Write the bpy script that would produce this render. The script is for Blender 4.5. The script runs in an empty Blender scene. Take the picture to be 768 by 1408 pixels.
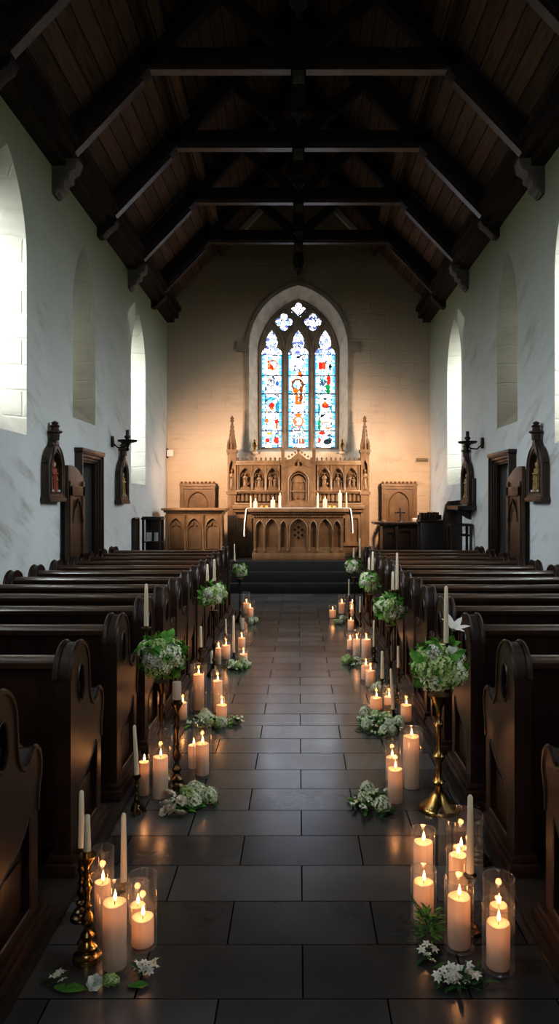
import bpy, bmesh, math, random
from mathutils import Vector, Matrix
from mathutils.geometry import tessellate_polygon

PI = math.pi
R = random.Random(7)
scene = bpy.context.scene
COL = scene.collection
EYE = 1.65            # camera height, metres
HW = 2.8              # half width of the nave
YE = 15.5             # far (east) wall
YN = -2.5             # wall behind the camera
PLAT = 0.54           # height of the chancel platform

# ------------------------------------------------------------------ helpers
def perp(d):
    d = d.normalized()
    a = Vector((0, 0, 1)) if abs(d.z) < 0.9 else Vector((1, 0, 0))
    u = d.cross(a).normalized()
    return u, d.cross(u).normalized()

class MB:
    """collects geometry for ONE mesh"""
    def __init__(s):
        s.v, s.f, s.m, s.col = [], [], [], []
    def add(s, vs, fs, m=0):
        o = len(s.v)
        s.v += [tuple(p) for p in vs]
        for f in fs:
            s.f.append(tuple(i + o for i in f)); s.m.append(m)
    def box(s, x0, x1, y0, y1, z0, z1, m=0):
        s.add([(x0,y0,z0),(x1,y0,z0),(x1,y1,z0),(x0,y1,z0),(x0,y0,z1),(x1,y0,z1),(x1,y1,z1),(x0,y1,z1)],
              [(3,2,1,0),(4,5,6,7),(0,1,5,4),(1,2,6,5),(2,3,7,6),(3,0,4,7)], m)
    def beam(s, a, b, w, h, up=Vector((0,0,1)), m=0):
        a, b = Vector(a), Vector(b); d = (b-a).normalized()
        u = d.cross(up).normalized(); n = u.cross(d).normalized()
        vs = []
        for p in (a, b):
            for i, j in ((-1,-1),(1,-1),(1,1),(-1,1)):
                vs.append(p + u*(i*w/2) + n*(j*h/2))
        s.add(vs, [(3,2,1,0),(4,5,6,7),(0,1,5,4),(1,2,6,5),(2,3,7,6),(3,0,4,7)], m)
    def prism(s, poly, fn, a0, a1, m=0):
        n = len(poly)
        vs = [fn(u, v, a0) for u, v in poly] + [fn(u, v, a1) for u, v in poly]
        s.add(vs, [tuple(range(n-1,-1,-1)), tuple(range(n,2*n))] + [(i,(i+1)%n,n+(i+1)%n,n+i) for i in range(n)], m)
    def plate(s, outer, holes, fn, a0, a1, m=0):
        loops = [outer] + list(holes)
        tri = tessellate_polygon([[Vector((u,v,0)) for u,v in l] for l in loops])
        flat = [p for l in loops for p in l]
        n = len(flat)
        vs = [fn(u,v,a0) for u,v in flat] + [fn(u,v,a1) for u,v in flat]
        fs = [tuple(t) for t in tri] + [tuple(i+n for i in reversed(t)) for t in tri]
        o = 0
        for l in loops:
            k = len(l)
            fs += [(o+i, o+(i+1)%k, n+o+(i+1)%k, n+o+i) for i in range(k)]
            o += k
        s.add(vs, fs, m)
    def lathe(s, prof, n=20, c=(0,0,0), sx=1, sy=1, m=0, cap=True):
        c = Vector(c); vs = []; k = len(prof)
        for r, z in prof:
            for i in range(n):
                a = 2*PI*i/n
                vs.append((c.x+r*sx*math.cos(a), c.y+r*sy*math.sin(a), c.z+z))
        fs = [(j*n+i, j*n+(i+1)%n, (j+1)*n+(i+1)%n, (j+1)*n+i) for j in range(k-1) for i in range(n)]
        if cap:
            if prof[0][0] > 1e-5: fs.append(tuple(range(n-1,-1,-1)))
            if prof[-1][0] > 1e-5: fs.append(tuple((k-1)*n+i for i in range(n)))
        s.add(vs, fs, m)
    def tube(s, pts, r, n=8, closed=False, m=0):
        pts = [Vector(p) for p in pts]; k = len(pts)
        rs = r if isinstance(r, (list, tuple)) else [r]*k
        vs = []; u = None
        for i, p in enumerate(pts):
            if closed: d = pts[(i+1)%k]-pts[i-1]
            else: d = pts[min(i+1,k-1)]-pts[max(i-1,0)]
            if d.length < 1e-9: d = Vector((0,0,1))
            d.normalize()
            if u is None: u, w = perp(d)
            else:
                u = (u - d*u.dot(d))
                if u.length < 1e-6: u, w = perp(d)
                u.normalize(); w = d.cross(u)
            for j in range(n):
                a = 2*PI*j/n
                vs.append(p + (u*math.cos(a)+w*math.sin(a))*rs[i])
        kk = k if closed else k-1
        fs = [(i*n+j, i*n+(j+1)%n, ((i+1)%k)*n+(j+1)%n, ((i+1)%k)*n+j) for i in range(kk) for j in range(n)]
        if not closed: fs += [tuple(range(n-1,-1,-1)), tuple((k-1)*n+j for j in range(n))]
        s.add(vs, fs, m)
    def ball(s, c, r, seg=12, ring=8, sc=(1,1,1), m=0):
        prof = [(max(r*math.sin(PI*j/ring),1e-6), -r*math.cos(PI*j/ring)) for j in range(ring+1)]
        o = len(s.v)
        s.lathe(prof, seg, (0,0,0), 1, 1, m, cap=False)
        for i in range(o, len(s.v)):
            x,y,z = s.v[i]; s.v[i] = (c[0]+x*sc[0], c[1]+y*sc[1], c[2]+z*sc[2])
    def leaf(s, p, d, up, L, W, bend=0.25, m=0):
        p, d = Vector(p), Vector(d).normalized()
        sd = d.cross(Vector(up))
        if sd.length < 1e-4: sd = perp(d)[0]
        sd.normalize(); n = sd.cross(d).normalized()
        ts = ((0,0.05),(0.22,0.75),(0.5,1.0),(0.78,0.62),(1.0,0.02)); vs = []
        for t, w in ts:
            q = p + d*(L*t) - n*(L*bend*t*t)
            vs += [q + sd*(W*w/2) + n*(W*w*0.13), q, q - sd*(W*w/2) + n*(W*w*0.13)]
        fs = []
        for i in range(4):
            a = i*3; fs += [(a,a+1,a+4,a+3),(a+1,a+2,a+5,a+4)]
        s.add(vs, fs, m)
    def petal4(s, p, n, r, rot, m=0, k=4, cup=0.35):
        p, n = Vector(p), Vector(n).normalized()
        u, w = perp(n)
        for i in range(k):
            a = rot + 2*PI*i/k; da = PI/k*0.95
            d = u*math.cos(a)+w*math.sin(a)
            l = u*math.cos(a-da)+w*math.sin(a-da); q = u*math.cos(a+da)+w*math.sin(a+da)
            s.add([p, p+l*r*0.62+n*r*cup*0.5, p+d*r+n*r*cup, p+q*r*0.62+n*r*cup*0.5], [(0,1,2,3)], m)
    def mesh(s, name, mats, smooth=True, bevel=0, angle=35):
        me = bpy.data.meshes.new(name)
        me.from_pydata(s.v, [], s.f)
        for mt in (mats if isinstance(mats, (list, tuple)) else [mats]): me.materials.append(mt)
        for p, mi in zip(me.polygons, s.m): p.material_index = mi
        bm = bmesh.new(); bm.from_mesh(me)
        bmesh.ops.recalc_face_normals(bm, faces=bm.faces)
        if bevel:
            ed = [e for e in bm.edges if len(e.link_faces) == 2 and e.calc_face_angle(0) > math.radians(30)]
            bmesh.ops.bevel(bm, geom=ed, offset=bevel, segments=2, profile=0.6, affect='EDGES', clamp_overlap=True)
        bm.to_mesh(me); bm.free()
        if smooth:
            for p in me.polygons: p.use_smooth = True
            me.set_sharp_from_angle(angle=math.radians(angle))
        me.update()
        return me
    def build(s, name, mats, parent=None, loc=(0,0,0), **k):
        return place(s.mesh(name, mats, **k), name, parent, loc)

def place(me, name, parent=None, loc=(0,0,0), rz=0, sc=None):
    o = bpy.data.objects.new(name, me); COL.objects.link(o)
    o.location = loc; o.rotation_euler = (0,0,rz)
    if sc: o.scale = sc if isinstance(sc,(tuple,list)) else (sc,sc,sc)
    if parent: o.parent = parent
    return o
def tag(o, label, cat, group=None):
    o['label'] = label; o['category'] = cat
    if group: o['group'] = group
    return o
def thing(name, label, cat, loc=(0,0,0), rz=0, group=None):
    o = bpy.data.objects.new(name, None); COL.objects.link(o)
    o.location = loc; o.rotation_euler = (0,0,rz); o.empty_display_size = 0.1
    return tag(o, label, cat, group)
def struct(o):
    o['kind'] = 'structure'; return o
def dup(root, loc, label, rz=None, group=None):
    r = root.copy(); COL.objects.link(r); r.location = loc
    if rz is not None: r.rotation_euler = (0,0,rz)
    r['label'] = label
    if group: r['group'] = group
    for ch in list(root.children):
        c = ch.copy(); COL.objects.link(c); c.parent = r
        for g in list(ch.children):
            d = g.copy(); COL.objects.link(d); d.parent = c
    return r

def arch(cx, hw, sill, spring, apex, n=9):
    """pointed arch outline, counter-clockwise from bottom left"""
    r = apex-spring; RR = (hw*hw+r*r)/(2*hw); a1 = math.atan2(r, RR-hw)
    pts = [(cx-hw, sill), (cx+hw, sill)]
    for i in range(n+1):
        a = a1*i/n; pts.append((cx+hw-RR+RR*math.cos(a), spring+RR*math.sin(a)))
    for i in range(n-1,-1,-1):
        a = a1*i/n; pts.append((cx-(hw-RR+RR*math.cos(a)), spring+RR*math.sin(a)))
    return pts
def arch_open(cx, hw, sill, spring, apex, n=9):
    p = arch(cx, hw, sill, spring, apex, n); return p[1:]+p[:1]
def rect(x0,x1,z0,z1): return [(x0,z0),(x1,z0),(x1,z1),(x0,z1)]
def foil(cx, cz, r, lobes=4, rot=PI/2, n=7, off=0.55, rl=0.48):
    pts = []
    for k in range(lobes):
        a = rot+2*PI*k/lobes; ox, oz = cx+r*off*math.cos(a), cz+r*off*math.sin(a)
        sp = PI*0.62
        for i in range(n):
            b = a-sp+2*sp*i/(n-1); pts.append((ox+r*rl*math.cos(b), oz+r*rl*math.sin(b)))
    return pts
def XZ(y0): return lambda u,v,a: (u, y0+a, v)       # plate in the x-z plane

# ------------------------------------------------------------------ materials
def new_mat(name):
    m = bpy.data.materials.new(name); m.use_nodes = True
    nt = m.node_tree; nt.nodes.clear()
    out = nt.nodes.new('ShaderNodeOutputMaterial')
    return m, nt, out
def N(nt, t, **k):
    n = nt.nodes.new(t)
    for a, b in k.items():
        if a.startswith('_'): setattr(n, a[1:], b)
        else: n.inputs[a.replace('__',' ')].default_value = b
    return n
def L(nt, a, b): nt.links.new(a, b)
def ramp(nt, fac, stops):
    r = nt.nodes.new('ShaderNodeValToRGB'); e = r.color_ramp.elements
    while len(e) < len(stops): e.new(0.5)
    for el, (p, c) in zip(e, stops): el.position = p; el.color = (*c, 1)
    L(nt, fac, r.inputs[0]); return r.outputs[0]
def coords(nt, kind='Object', scale=(1,1,1), loc=(0,0,0), rot=(0,0,0)):
    tc = nt.nodes.new('ShaderNodeTexCoord'); mp = nt.nodes.new('ShaderNodeMapping')
    mp.inputs['Scale'].default_value = scale; mp.inputs['Location'].default_value = loc; mp.inputs['Rotation'].default_value = rot
    L(nt, tc.outputs[kind], mp.inputs[0]); return mp.outputs[0]
def noise(nt, vec, scale, detail=4, rough=0.55):
    n = nt.nodes.new('ShaderNodeTexNoise'); n.inputs['Scale'].default_value = scale
    n.inputs['Detail'].default_value = detail; n.inputs['Roughness'].default_value = rough
    L(nt, vec, n.inputs['Vector']); return n.outputs[0]
def mixc(nt, f, a, b, mode='MIX'):
    m = nt.nodes.new('ShaderNodeMix'); m.data_type = 'RGBA'; m.blend_type = mode
    for i, v in ((0,f),(6,a),(7,b)):
        if hasattr(v, 'is_linked'): L(nt, v, m.inputs[i])
        else: m.inputs[i].default_value = v if i == 0 else (*v,1)
    return m.outputs[2]
def bump(nt, h, strength=0.3, dist=0.01):
    b = nt.nodes.new('ShaderNodeBump'); b.inputs['Strength'].default_value = strength; b.inputs['Distance'].default_value = dist
    L(nt, h, b.inputs['Height']); return b.outputs[0]
def principled(nt, out, color, rough=0.5, metal=0, normal=None, **k):
    p = nt.nodes.new('ShaderNodeBsdfPrincipled')
    if hasattr(color, 'is_linked'): L(nt, color, p.inputs['Base Color'])
    else: p.inputs['Base Color'].default_value = (*color,1)
    if hasattr(rough, 'is_linked'): L(nt, rough, p.inputs['Roughness'])
    else: p.inputs['Roughness'].default_value = rough
    p.inputs['Metallic'].default_value = metal
    if normal is not None: L(nt, normal, p.inputs['Normal'])
    for a, b in k.items(): p.inputs[a.replace('__',' ')].default_value = b
    L(nt, p.outputs[0], out.inputs[0]); return p
def mat_simple(name, c, rough=0.5, metal=0, var=0.25, scale=6, bmp=0.0, **k):
    m, nt, out = new_mat(name)
    v = coords(nt); nz = noise(nt, v, scale)
    d = tuple(x*(1-var) for x in c); l = tuple(min(1,x*(1+var)) for x in c)
    cc = ramp(nt, nz, [(0.3,d),(0.7,l)])
    nm = bump(nt, noise(nt, v, scale*6), bmp, 0.004) if bmp else None
    principled(nt, out, cc, rough, metal, nm, **k); return m
def mat_wood(name, dark, light, rough=0.4, grain=(6,6,60), scale=1.0, coat=0.0, bmp=0.15):
    m, nt, out = new_mat(name)
    v = coords(nt, scale=grain)
    nz = noise(nt, v, scale, 6, 0.6)
    cc = ramp(nt, nz, [(0.28,dark),(0.72,light)])
    big = noise(nt, coords(nt), 2.2, 3)
    cc = mixc(nt, ramp(nt, big, [(0.35,(0.7,0.7,0.7)),(0.7,(0,0,0))]), cc, tuple(x*0.55 for x in dark))
    p = principled(nt, out, cc, rough, 0, bump(nt, nz, bmp, 0.003))
    p.inputs['Specular IOR Level'].default_value = 0.2 if 'roof' in name else 0.4
    p.inputs['Coat Weight'].default_value = coat; p.inputs['Coat Roughness'].default_value = 0.25
    return m

def mat_plaster(name, base, dirt, green, brick=0.35, course=0.45, dim_range=(2.4,5.6)):
    m, nt, out = new_mat(name)
    v = coords(nt)
    n1 = noise(nt, v, 0.7, 6, 0.6)
    cc = ramp(nt, n1, [(0.3,tuple(x*0.86 for x in base)),(0.65,base)])
    # height tint: dimmer light on the upper walls put into the colour
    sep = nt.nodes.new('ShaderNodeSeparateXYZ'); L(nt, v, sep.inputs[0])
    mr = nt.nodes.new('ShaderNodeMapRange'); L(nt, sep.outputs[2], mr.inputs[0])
    mr.inputs[1].default_value = dim_range[0]; mr.inputs[2].default_value = dim_range[1]
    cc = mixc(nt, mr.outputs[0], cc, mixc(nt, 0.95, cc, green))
    # trowel scars: sparse slanted darker smears
    v1 = coords(nt, rot=(0.42,0,0))
    mp2 = nt.nodes.new('ShaderNodeMapping'); mp2.inputs['Scale'].default_value = (0.8,0.55,3.0); L(nt, v1, mp2.inputs[0])
    sm = noise(nt, mp2.outputs[0], 2.0, 6, 0.66)
    big = noise(nt, v, 1.1, 2, 0.5)
    f = ramp(nt, sm, [(0.50,(0,0,0)),(0.72,(0.62,0.62,0.62))])
    f2 = ramp(nt, big, [(0.44,(0,0,0)),(0.60,(1,1,1))])
    cc = mixc(nt, mixc(nt, 1.0, f, f2, 'MULTIPLY'), cc, dirt)
    # courses of rubble showing faintly through
    w = coords(nt, scale=(1,1,1))
    sx = nt.nodes.new('ShaderNodeSeparateXYZ'); L(nt, w, sx.inputs[0])
    ad = nt.nodes.new('ShaderNodeMath'); ad.operation = 'ADD'; L(nt, sx.outputs[0], ad.inputs[0]); L(nt, sx.outputs[1], ad.inputs[1])
    cb = nt.nodes.new('ShaderNodeCombineXYZ'); L(nt, ad.outputs[0], cb.inputs[0])
    nw = noise(nt, v, 2.0, 2); mm = nt.nodes.new('ShaderNodeMath'); mm.operation = 'MULTIPLY_ADD'
    L(nt, nw, mm.inputs[0]); mm.inputs[1].default_value = 0.12; L(nt, sx.outputs[2], mm.inputs[2])
    L(nt, mm.outputs[0], cb.inputs[1])
    bk = nt.nodes.new('ShaderNodeTexBrick'); L(nt, cb.outputs[0], bk.inputs['Vector'])
    bk.inputs['Scale'].default_value = 1.0; bk.inputs['Brick Width'].default_value = 0.62; bk.inputs['Row Height'].default_value = 0.26
    bk.inputs['Mortar Size'].default_value = 0.018; bk.inputs['Mortar Smooth'].default_value = 1.0
    bk.inputs['Color1'].default_value = (1,1,1,1); bk.inputs['Color2'].default_value = (0.7,0.7,0.7,1); bk.inputs['Mortar'].default_value = (0.2,0.2,0.2,1)
    h = mixc(nt, 1-course, bk.outputs[0], noise(nt, coords(nt, scale=(1,1,2.2)), 5, 5, 0.6))
    h = mixc(nt, 0.4, h, sm)
    principled(nt, out, cc, 0.85, 0, bump(nt, h, brick, 0.03), Specular__IOR__Level=0.2)
    return m

def mat_slate(name):
    m, nt, out = new_mat(name)
    v = coords(nt, loc=(-0.01+0.275, -2.71+0.295, 0))
    bk = nt.nodes.new('ShaderNodeTexBrick'); L(nt, v, bk.inputs['Vector'])
    bk.inputs['Scale'].default_value = 1.0; bk.inputs['Brick Width'].default_value = 0.56; bk.inputs['Row Height'].default_value = 0.295
    bk.inputs['Mortar Size'].default_value = 0.0032; bk.inputs['Mortar Smooth'].default_value = 0.3; bk.inputs['Bias'].default_value = 0
    bk.inputs['Color1'].default_value = (0.046,0.046,0.047,1); bk.inputs['Color2'].default_value = (0.115,0.113,0.112,1); bk.inputs['Mortar'].default_value = (0.004,0.004,0.004,1)
    n1 = noise(nt, v, 2.5, 6, 0.65); n2 = noise(nt, v, 14, 5, 0.6)
    cc = mixc(nt, 1.0, bk.outputs[0], ramp(nt, n1, [(0.3,(0.85,0.85,0.85)),(0.7,(1.1,1.08,1.06))]), 'MULTIPLY')
    inv = nt.nodes.new('ShaderNodeMath'); inv.operation = 'SUBTRACT'; inv.inputs[0].default_value = 1; L(nt, bk.outputs['Fac'], inv.inputs[1])
    h = mixc(nt, 1.0, mixc(nt, 0.85, mixc(nt, 0.4, n1, n2), (0.8,0.8,0.8)), inv.outputs[0], 'MULTIPLY')
    rg = ramp(nt, n1, [(0.3,(0.17,0.17,0.17)),(0.7,(0.27,0.27,0.27))])
    pr = principled(nt, out, cc, rg, 0, bump(nt, h, 0.6, 0.012)); L(nt, inv.outputs[0], pr.inputs['Specular IOR Level'])
    return m

def mat_boards(name):
    """boards laid lengthwise along the roof: joint lines every 0.2 m down the slope"""
    m, nt, out = new_mat(name)
    v = coords(nt)
    sep = nt.nodes.new('ShaderNodeSeparateXYZ'); L(nt, v, sep.inputs[0])
    mu = nt.nodes.new('ShaderNodeMath'); mu.operation = 'MULTIPLY'; L(nt, sep.outputs[0], mu.inputs[0]); mu.inputs[1].default_value = 1/0.2
    fr = nt.nodes.new('ShaderNodeMath'); fr.operation = 'FRACT'; L(nt, mu.outputs[0], fr.inputs[0])
    fl = nt.nodes.new('ShaderNodeMath'); fl.operation = 'FLOOR'; L(nt, mu.outputs[0], fl.inputs[0])
    wn = nt.nodes.new('ShaderNodeTexWhiteNoise'); wn.noise_dimensions = '1D'; L(nt, fl.outputs[0], wn.inputs['W'])
    g = noise(nt, coords(nt, scale=(14,0.9,1)), 2.0, 6, 0.62)
    cc = ramp(nt, g, [(0.3,(0.034,0.020,0.012)),(0.72,(0.085,0.052,0.030))])
    cc = mixc(nt, 1.0, cc, ramp(nt, wn.outputs[0], [(0,(0.65,0.65,0.65)),(1,(1.25,1.2,1.15))]), 'MULTIPLY')
    j = ramp(nt, fr.outputs[0], [(0.0,(0,0,0)),(0.06,(1,1,1)),(0.94,(1,1,1)),(1.0,(0,0,0))])
    cc = mixc(nt, 1.0, cc, mixc(nt, 1.0, j, (0.75,0.75,0.75), 'ADD'), 'MULTIPLY')
    cc = mixc(nt, j, (0.012,0.007,0.004), cc)
    principled(nt, out, cc, 0.7, 0, bump(nt, mixc(nt, 0.3, j, g), 0.5, 0.02), Specular__IOR__Level=0.15)
    return m

def mat_glass(name, tint=(1,1,1), gloss=0.9, edge_glint=0.30):
    m, nt, out = new_mat(name)
    tr = nt.nodes.new('ShaderNodeBsdfTransparent'); tr.inputs[0].default_value = (*tint,1)
    gl = nt.nodes.new('ShaderNodeBsdfGlossy'); gl.inputs['Color'].default_value = (gloss,gloss,gloss,1); gl.inputs['Roughness'].default_value = 0.03
    lw = nt.nodes.new('ShaderNodeLayerWeight'); lw.inputs['Blend'].default_value = 0.35
    f = ramp(nt, lw.outputs['Facing'], [(0.0,(0.035,0.035,0.035)),(0.75,(0.10,0.10,0.10)),(1.0,(0.85,0.85,0.85))])
    mx = nt.nodes.new('ShaderNodeMixShader'); L(nt, f, mx.inputs[0]); L(nt, tr.outputs[0], mx.inputs[1]); L(nt, gl.outputs[0], mx.inputs[2])
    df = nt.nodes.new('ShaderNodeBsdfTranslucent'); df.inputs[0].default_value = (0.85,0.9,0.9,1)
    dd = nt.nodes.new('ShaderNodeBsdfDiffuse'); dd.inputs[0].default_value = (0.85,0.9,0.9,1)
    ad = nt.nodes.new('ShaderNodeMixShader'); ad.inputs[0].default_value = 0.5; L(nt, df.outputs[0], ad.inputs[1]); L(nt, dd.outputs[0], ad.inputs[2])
    f2 = ramp(nt, lw.outputs['Facing'], [(0.0,(edge_glint*.06,)*3),(0.82,(edge_glint*.12,)*3),(1.0,(edge_glint,edge_glint,edge_glint))])  # whitened edges stand in for reflections too weak to show
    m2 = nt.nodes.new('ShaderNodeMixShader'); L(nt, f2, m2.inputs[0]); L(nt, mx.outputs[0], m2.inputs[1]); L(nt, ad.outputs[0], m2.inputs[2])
    L(nt, m2.outputs[0], out.inputs[0]); return m

def mat_wax(name, c, sss=0.30):
    m, nt, out = new_mat(name)
    v = coords(nt); nz = noise(nt, v, 9, 3)
    cc = ramp(nt, nz, [(0.3,tuple(x*0.94 for x in c)),(0.7,c)])
    if sss:
        ge = nt.nodes.new('ShaderNodeNewGeometry'); cc = mixc(nt, ge.outputs['Backfacing'], cc, (0.02,0.012,0.008))  # dark inner faces stop bounce, so the inner lamp's glow fades downward
    p = principled(nt, out, cc, 0.42, 0, bump(nt, nz, 0.08, 0.004))
    if sss:     # wax lets the added inner lamp's light through, standing in for flame glow
        tl = nt.nodes.new('ShaderNodeBsdfTranslucent'); tl.inputs[0].default_value = (0.95,0.66,0.44,1)
        mx = nt.nodes.new('ShaderNodeMixShader'); mx.inputs[0].default_value = sss
        L(nt, p.outputs[0], mx.inputs[1]); L(nt, tl.outputs[0], mx.inputs[2]); L(nt, mx.outputs[0], out.inputs[0])
    return m
def mat_flame(name):
    m, nt, out = new_mat(name)
    sep = nt.nodes.new('ShaderNodeSeparateXYZ'); L(nt, coords(nt, 'Generated'), sep.inputs[0])
    c = ramp(nt, sep.outputs[2], [(0.0,(1,0.42,0.12)),(0.35,(1,0.75,0.40)),(1.0,(1,0.50,0.14))])
    em = nt.nodes.new('ShaderNodeEmission'); L(nt, c, em.inputs[0]); em.inputs[1].default_value = 3.2
    tr = nt.nodes.new('ShaderNodeBsdfTransparent'); ad = nt.nodes.new('ShaderNodeAddShader')
    L(nt, em.outputs[0], ad.inputs[0]); L(nt, tr.outputs[0], ad.inputs[1]); L(nt, ad.outputs[0], out.inputs[0]); return m
def mat_petal(name, a, b, scale=25):
    m, nt, out = new_mat(name)
    nz = noise(nt, coords(nt), scale, 3, 0.6)
    cc = ramp(nt, nz, [(0.35,a),(0.65,b)])
    p = principled(nt, out, cc, 0.6); p.inputs['Specular IOR Level'].default_value = 0.25
    return m
def mat_stained(name, strength):
    m, nt, out = new_mat(name)
    at = nt.nodes.new('ShaderNodeAttribute'); at.attribute_name = 'paint'
    em = nt.nodes.new('ShaderNodeEmission'); em.inputs[1].default_value = strength
    nz = noise(nt, coords(nt), 9, 3)
    L(nt, mixc(nt, 1.0, at.outputs[0], ramp(nt, nz, [(0.3,(0.85,0.87,0.9)),(0.7,(1.1,1.1,1.08))]), 'MULTIPLY'), em.inputs[0])
    gl = nt.nodes.new('ShaderNodeBsdfGlossy'); gl.inputs['Roughness'].default_value = 0.2; gl.inputs['Color'].default_value = (0.05,0.05,0.05,1)
    ad = nt.nodes.new('ShaderNodeAddShader'); L(nt, em.outputs[0], ad.inputs[0]); L(nt, gl.outputs[0], ad.inputs[1]); L(nt, ad.outputs[0], out.inputs[0]); return m

M = {}
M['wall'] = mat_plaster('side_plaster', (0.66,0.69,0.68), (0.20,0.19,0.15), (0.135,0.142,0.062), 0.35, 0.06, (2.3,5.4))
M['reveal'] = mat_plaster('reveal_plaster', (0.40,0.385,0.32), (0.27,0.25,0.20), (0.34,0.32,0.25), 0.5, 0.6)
M['revealdark'] = mat_plaster('shaded_reveal_plaster', (0.40,0.37,0.28), (0.22,0.20,0.15), (0.27,0.25,0.18), 0.6, 0.6)  # stone tone of the dim windows' reveals, with shade put into the colour
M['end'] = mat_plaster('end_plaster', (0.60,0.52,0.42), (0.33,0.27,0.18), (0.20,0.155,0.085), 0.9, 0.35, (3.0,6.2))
M['slate'] = mat_slate('slate_flagstones')
M['step'] = mat_simple('dark_slate_step', (0.014,0.015,0.015), 0.45, bmp=0.2)
M['boards'] = mat_boards('roof_boards')
M['truss'] = mat_wood('roof_oak', (0.012,0.008,0.005), (0.040,0.025,0.015), 0.55, (3,3,3), 2.0)
M['pew'] = mat_wood('pew_oak', (0.018,0.0075,0.0042), (0.055,0.022,0.011), 0.42, (7,7,1.2), 2.0, 0.22)
M['pewrail'] = mat_wood('pew_rail_oak', (0.05,0.026,0.014), (0.11,0.06,0.034), 0.28, (1.2,9,9), 2.0, 0.5)  # lighter than the pew oak: the rail's highlight put into the colour
M['platform'] = mat_wood('platform_oak', (0.020,0.014,0.010), (0.05,0.036,0.027), 0.5, (8,0.8,4), 2.0)
M['dark'] = mat_wood('dark_oak', (0.016,0.009,0.006), (0.045,0.026,0.016), 0.4, (5,5,1), 2.0, 0.3)
M['mid'] = mat_wood('walnut_frame', (0.028,0.016,0.010), (0.085,0.050,0.030), 0.45, (5,5,1), 2.0, 0.2)
M['door'] = mat_wood('door_oak', (0.045,0.022,0.012), (0.10,0.052,0.028), 0.45, (8,8,0.9), 2.0, 0.2)
M['carved'] = mat_wood('carved_oak', (0.11,0.064,0.028), (0.27,0.170,0.085), 0.42, (5,5,1.2), 2.0, 0.15)
M['altar'] = mat_wood('altar_oak', (0.15,0.092,0.045), (0.27,0.175,0.092), 0.5, (4,4,1.2), 2.0)
M['altarin'] = mat_wood('altar_oak_recess', (0.13,0.080,0.040), (0.23,0.150,0.080), 0.5, (4,4,1.2), 2.0)  # darker copy of the altar oak, recess shade put into the colour
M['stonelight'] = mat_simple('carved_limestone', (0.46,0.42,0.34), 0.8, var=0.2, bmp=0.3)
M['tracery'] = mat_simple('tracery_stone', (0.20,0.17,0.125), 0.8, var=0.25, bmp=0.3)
M['corbel'] = mat_simple('corbel_stone', (0.10,0.085,0.065), 0.8, var=0.3, bmp=0.4)
M['brass'] = mat_simple('aged_brass', (0.42,0.27,0.095), 0.24, 1.0, var=0.45, scale=14, bmp=0.1)
M['bronze'] = mat_simple('dark_bronze', (0.13,0.085,0.045), 0.3, 1.0, var=0.4, scale=14, bmp=0.1)
M['iron'] = mat_simple('black_iron', (0.02,0.018,0.017), 0.45, 0.6, var=0.3)
M['lead'] = mat_simple('lead_came', (0.03,0.032,0.035), 0.5, 0.5)
M['gold'] = mat_simple('gilt', (0.75,0.50,0.16), 0.25, 1.0, var=0.2)
M['silver'] = mat_simple('silver_plate', (0.55,0.55,0.56), 0.18, 1.0, var=0.2)
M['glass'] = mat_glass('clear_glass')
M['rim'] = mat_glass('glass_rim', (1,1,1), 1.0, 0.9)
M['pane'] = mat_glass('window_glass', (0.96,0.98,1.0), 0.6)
M['wax'] = mat_wax('ivory_wax', (0.92,0.77,0.60))
M['waxfar'] = mat_wax('ivory_wax_small', (0.92,0.77,0.60))
M['taper'] = mat_wax('taper_wax', (0.80,0.68,0.49), 0)
M['flame'] = mat_flame('candle_flame')
M['wick'] = mat_simple('burnt_wick', (0.02,0.015,0.01), 0.9)
M['leaf'] = mat_petal('green_leaf', (0.05,0.17,0.026), (0.19,0.45,0.08), 12)
M['leafdark'] = mat_petal('dark_leaf', (0.018,0.060,0.020), (0.055,0.14,0.045), 12)
M['hyd'] = mat_petal('hydrangea_petals', (0.58,0.66,0.36), (0.93,0.93,0.80), 32)
M['hydgreen'] = mat_petal('green_hydrangea_petals', (0.33,0.50,0.15), (0.68,0.78,0.40), 32)
M['white'] = mat_petal('white_petals', (0.70,0.70,0.62), (0.88,0.87,0.82), 20)
M['rose'] = mat_petal('cream_rose_petals', (0.66,0.55,0.42), (0.88,0.80,0.68), 20)
M['hydcore'] = mat_petal('hydrangea_core', (0.16,0.24,0.09), (0.28,0.36,0.15), 12)  # darker green ball filling the head behind the florets
M['cloth'] = mat_simple('white_linen', (0.80,0.78,0.76), 0.8, var=0.05)
M['whitebox'] = mat_simple('white_plastic', (0.72,0.70,0.66), 0.5, var=0.05)
M['red'] = mat_simple('painted_red_robe', (0.28,0.05,0.03), 0.5)
M['blue'] = mat_simple('painted_pale_blue', (0.35,0.45,0.50), 0.5)
M['gilded'] = mat_simple('painted_gold_ground', (0.30,0.21,0.08), 0.4, 0.3, var=0.5, scale=25)
M['skin'] = mat_simple('painted_flesh', (0.50,0.33,0.22), 0.5, var=0.1)
M['paper'] = mat_simple('white_card', (0.75,0.75,0.75), 0.8, var=0.05)
M['book'] = mat_simple('red_brown_cloth_cover', (0.09,0.035,0.022), 0.6)
M['void'] = mat_simple('painted_dark', (0.006,0.005,0.004), 0.9)  # near-black colour standing in for unlit depth
M['stained'] = mat_stained('stained_glass', 3.3)

# ------------------------------------------------------------------ camera
cam = bpy.data.cameras.new('camera'); co = bpy.data.objects.new('camera', cam); COL.objects.link(co)
co.location = (0,0,EYE); co.rotation_euler = (PI/2,0,0)
cam.sensor_fit = 'AUTO'; cam.sensor_width = 36; cam.lens = 36*1000/1408
cam.shift_x = -26/1408; cam.shift_y = -14/1408
cam.clip_start = 0.05
scene.camera = co

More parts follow.
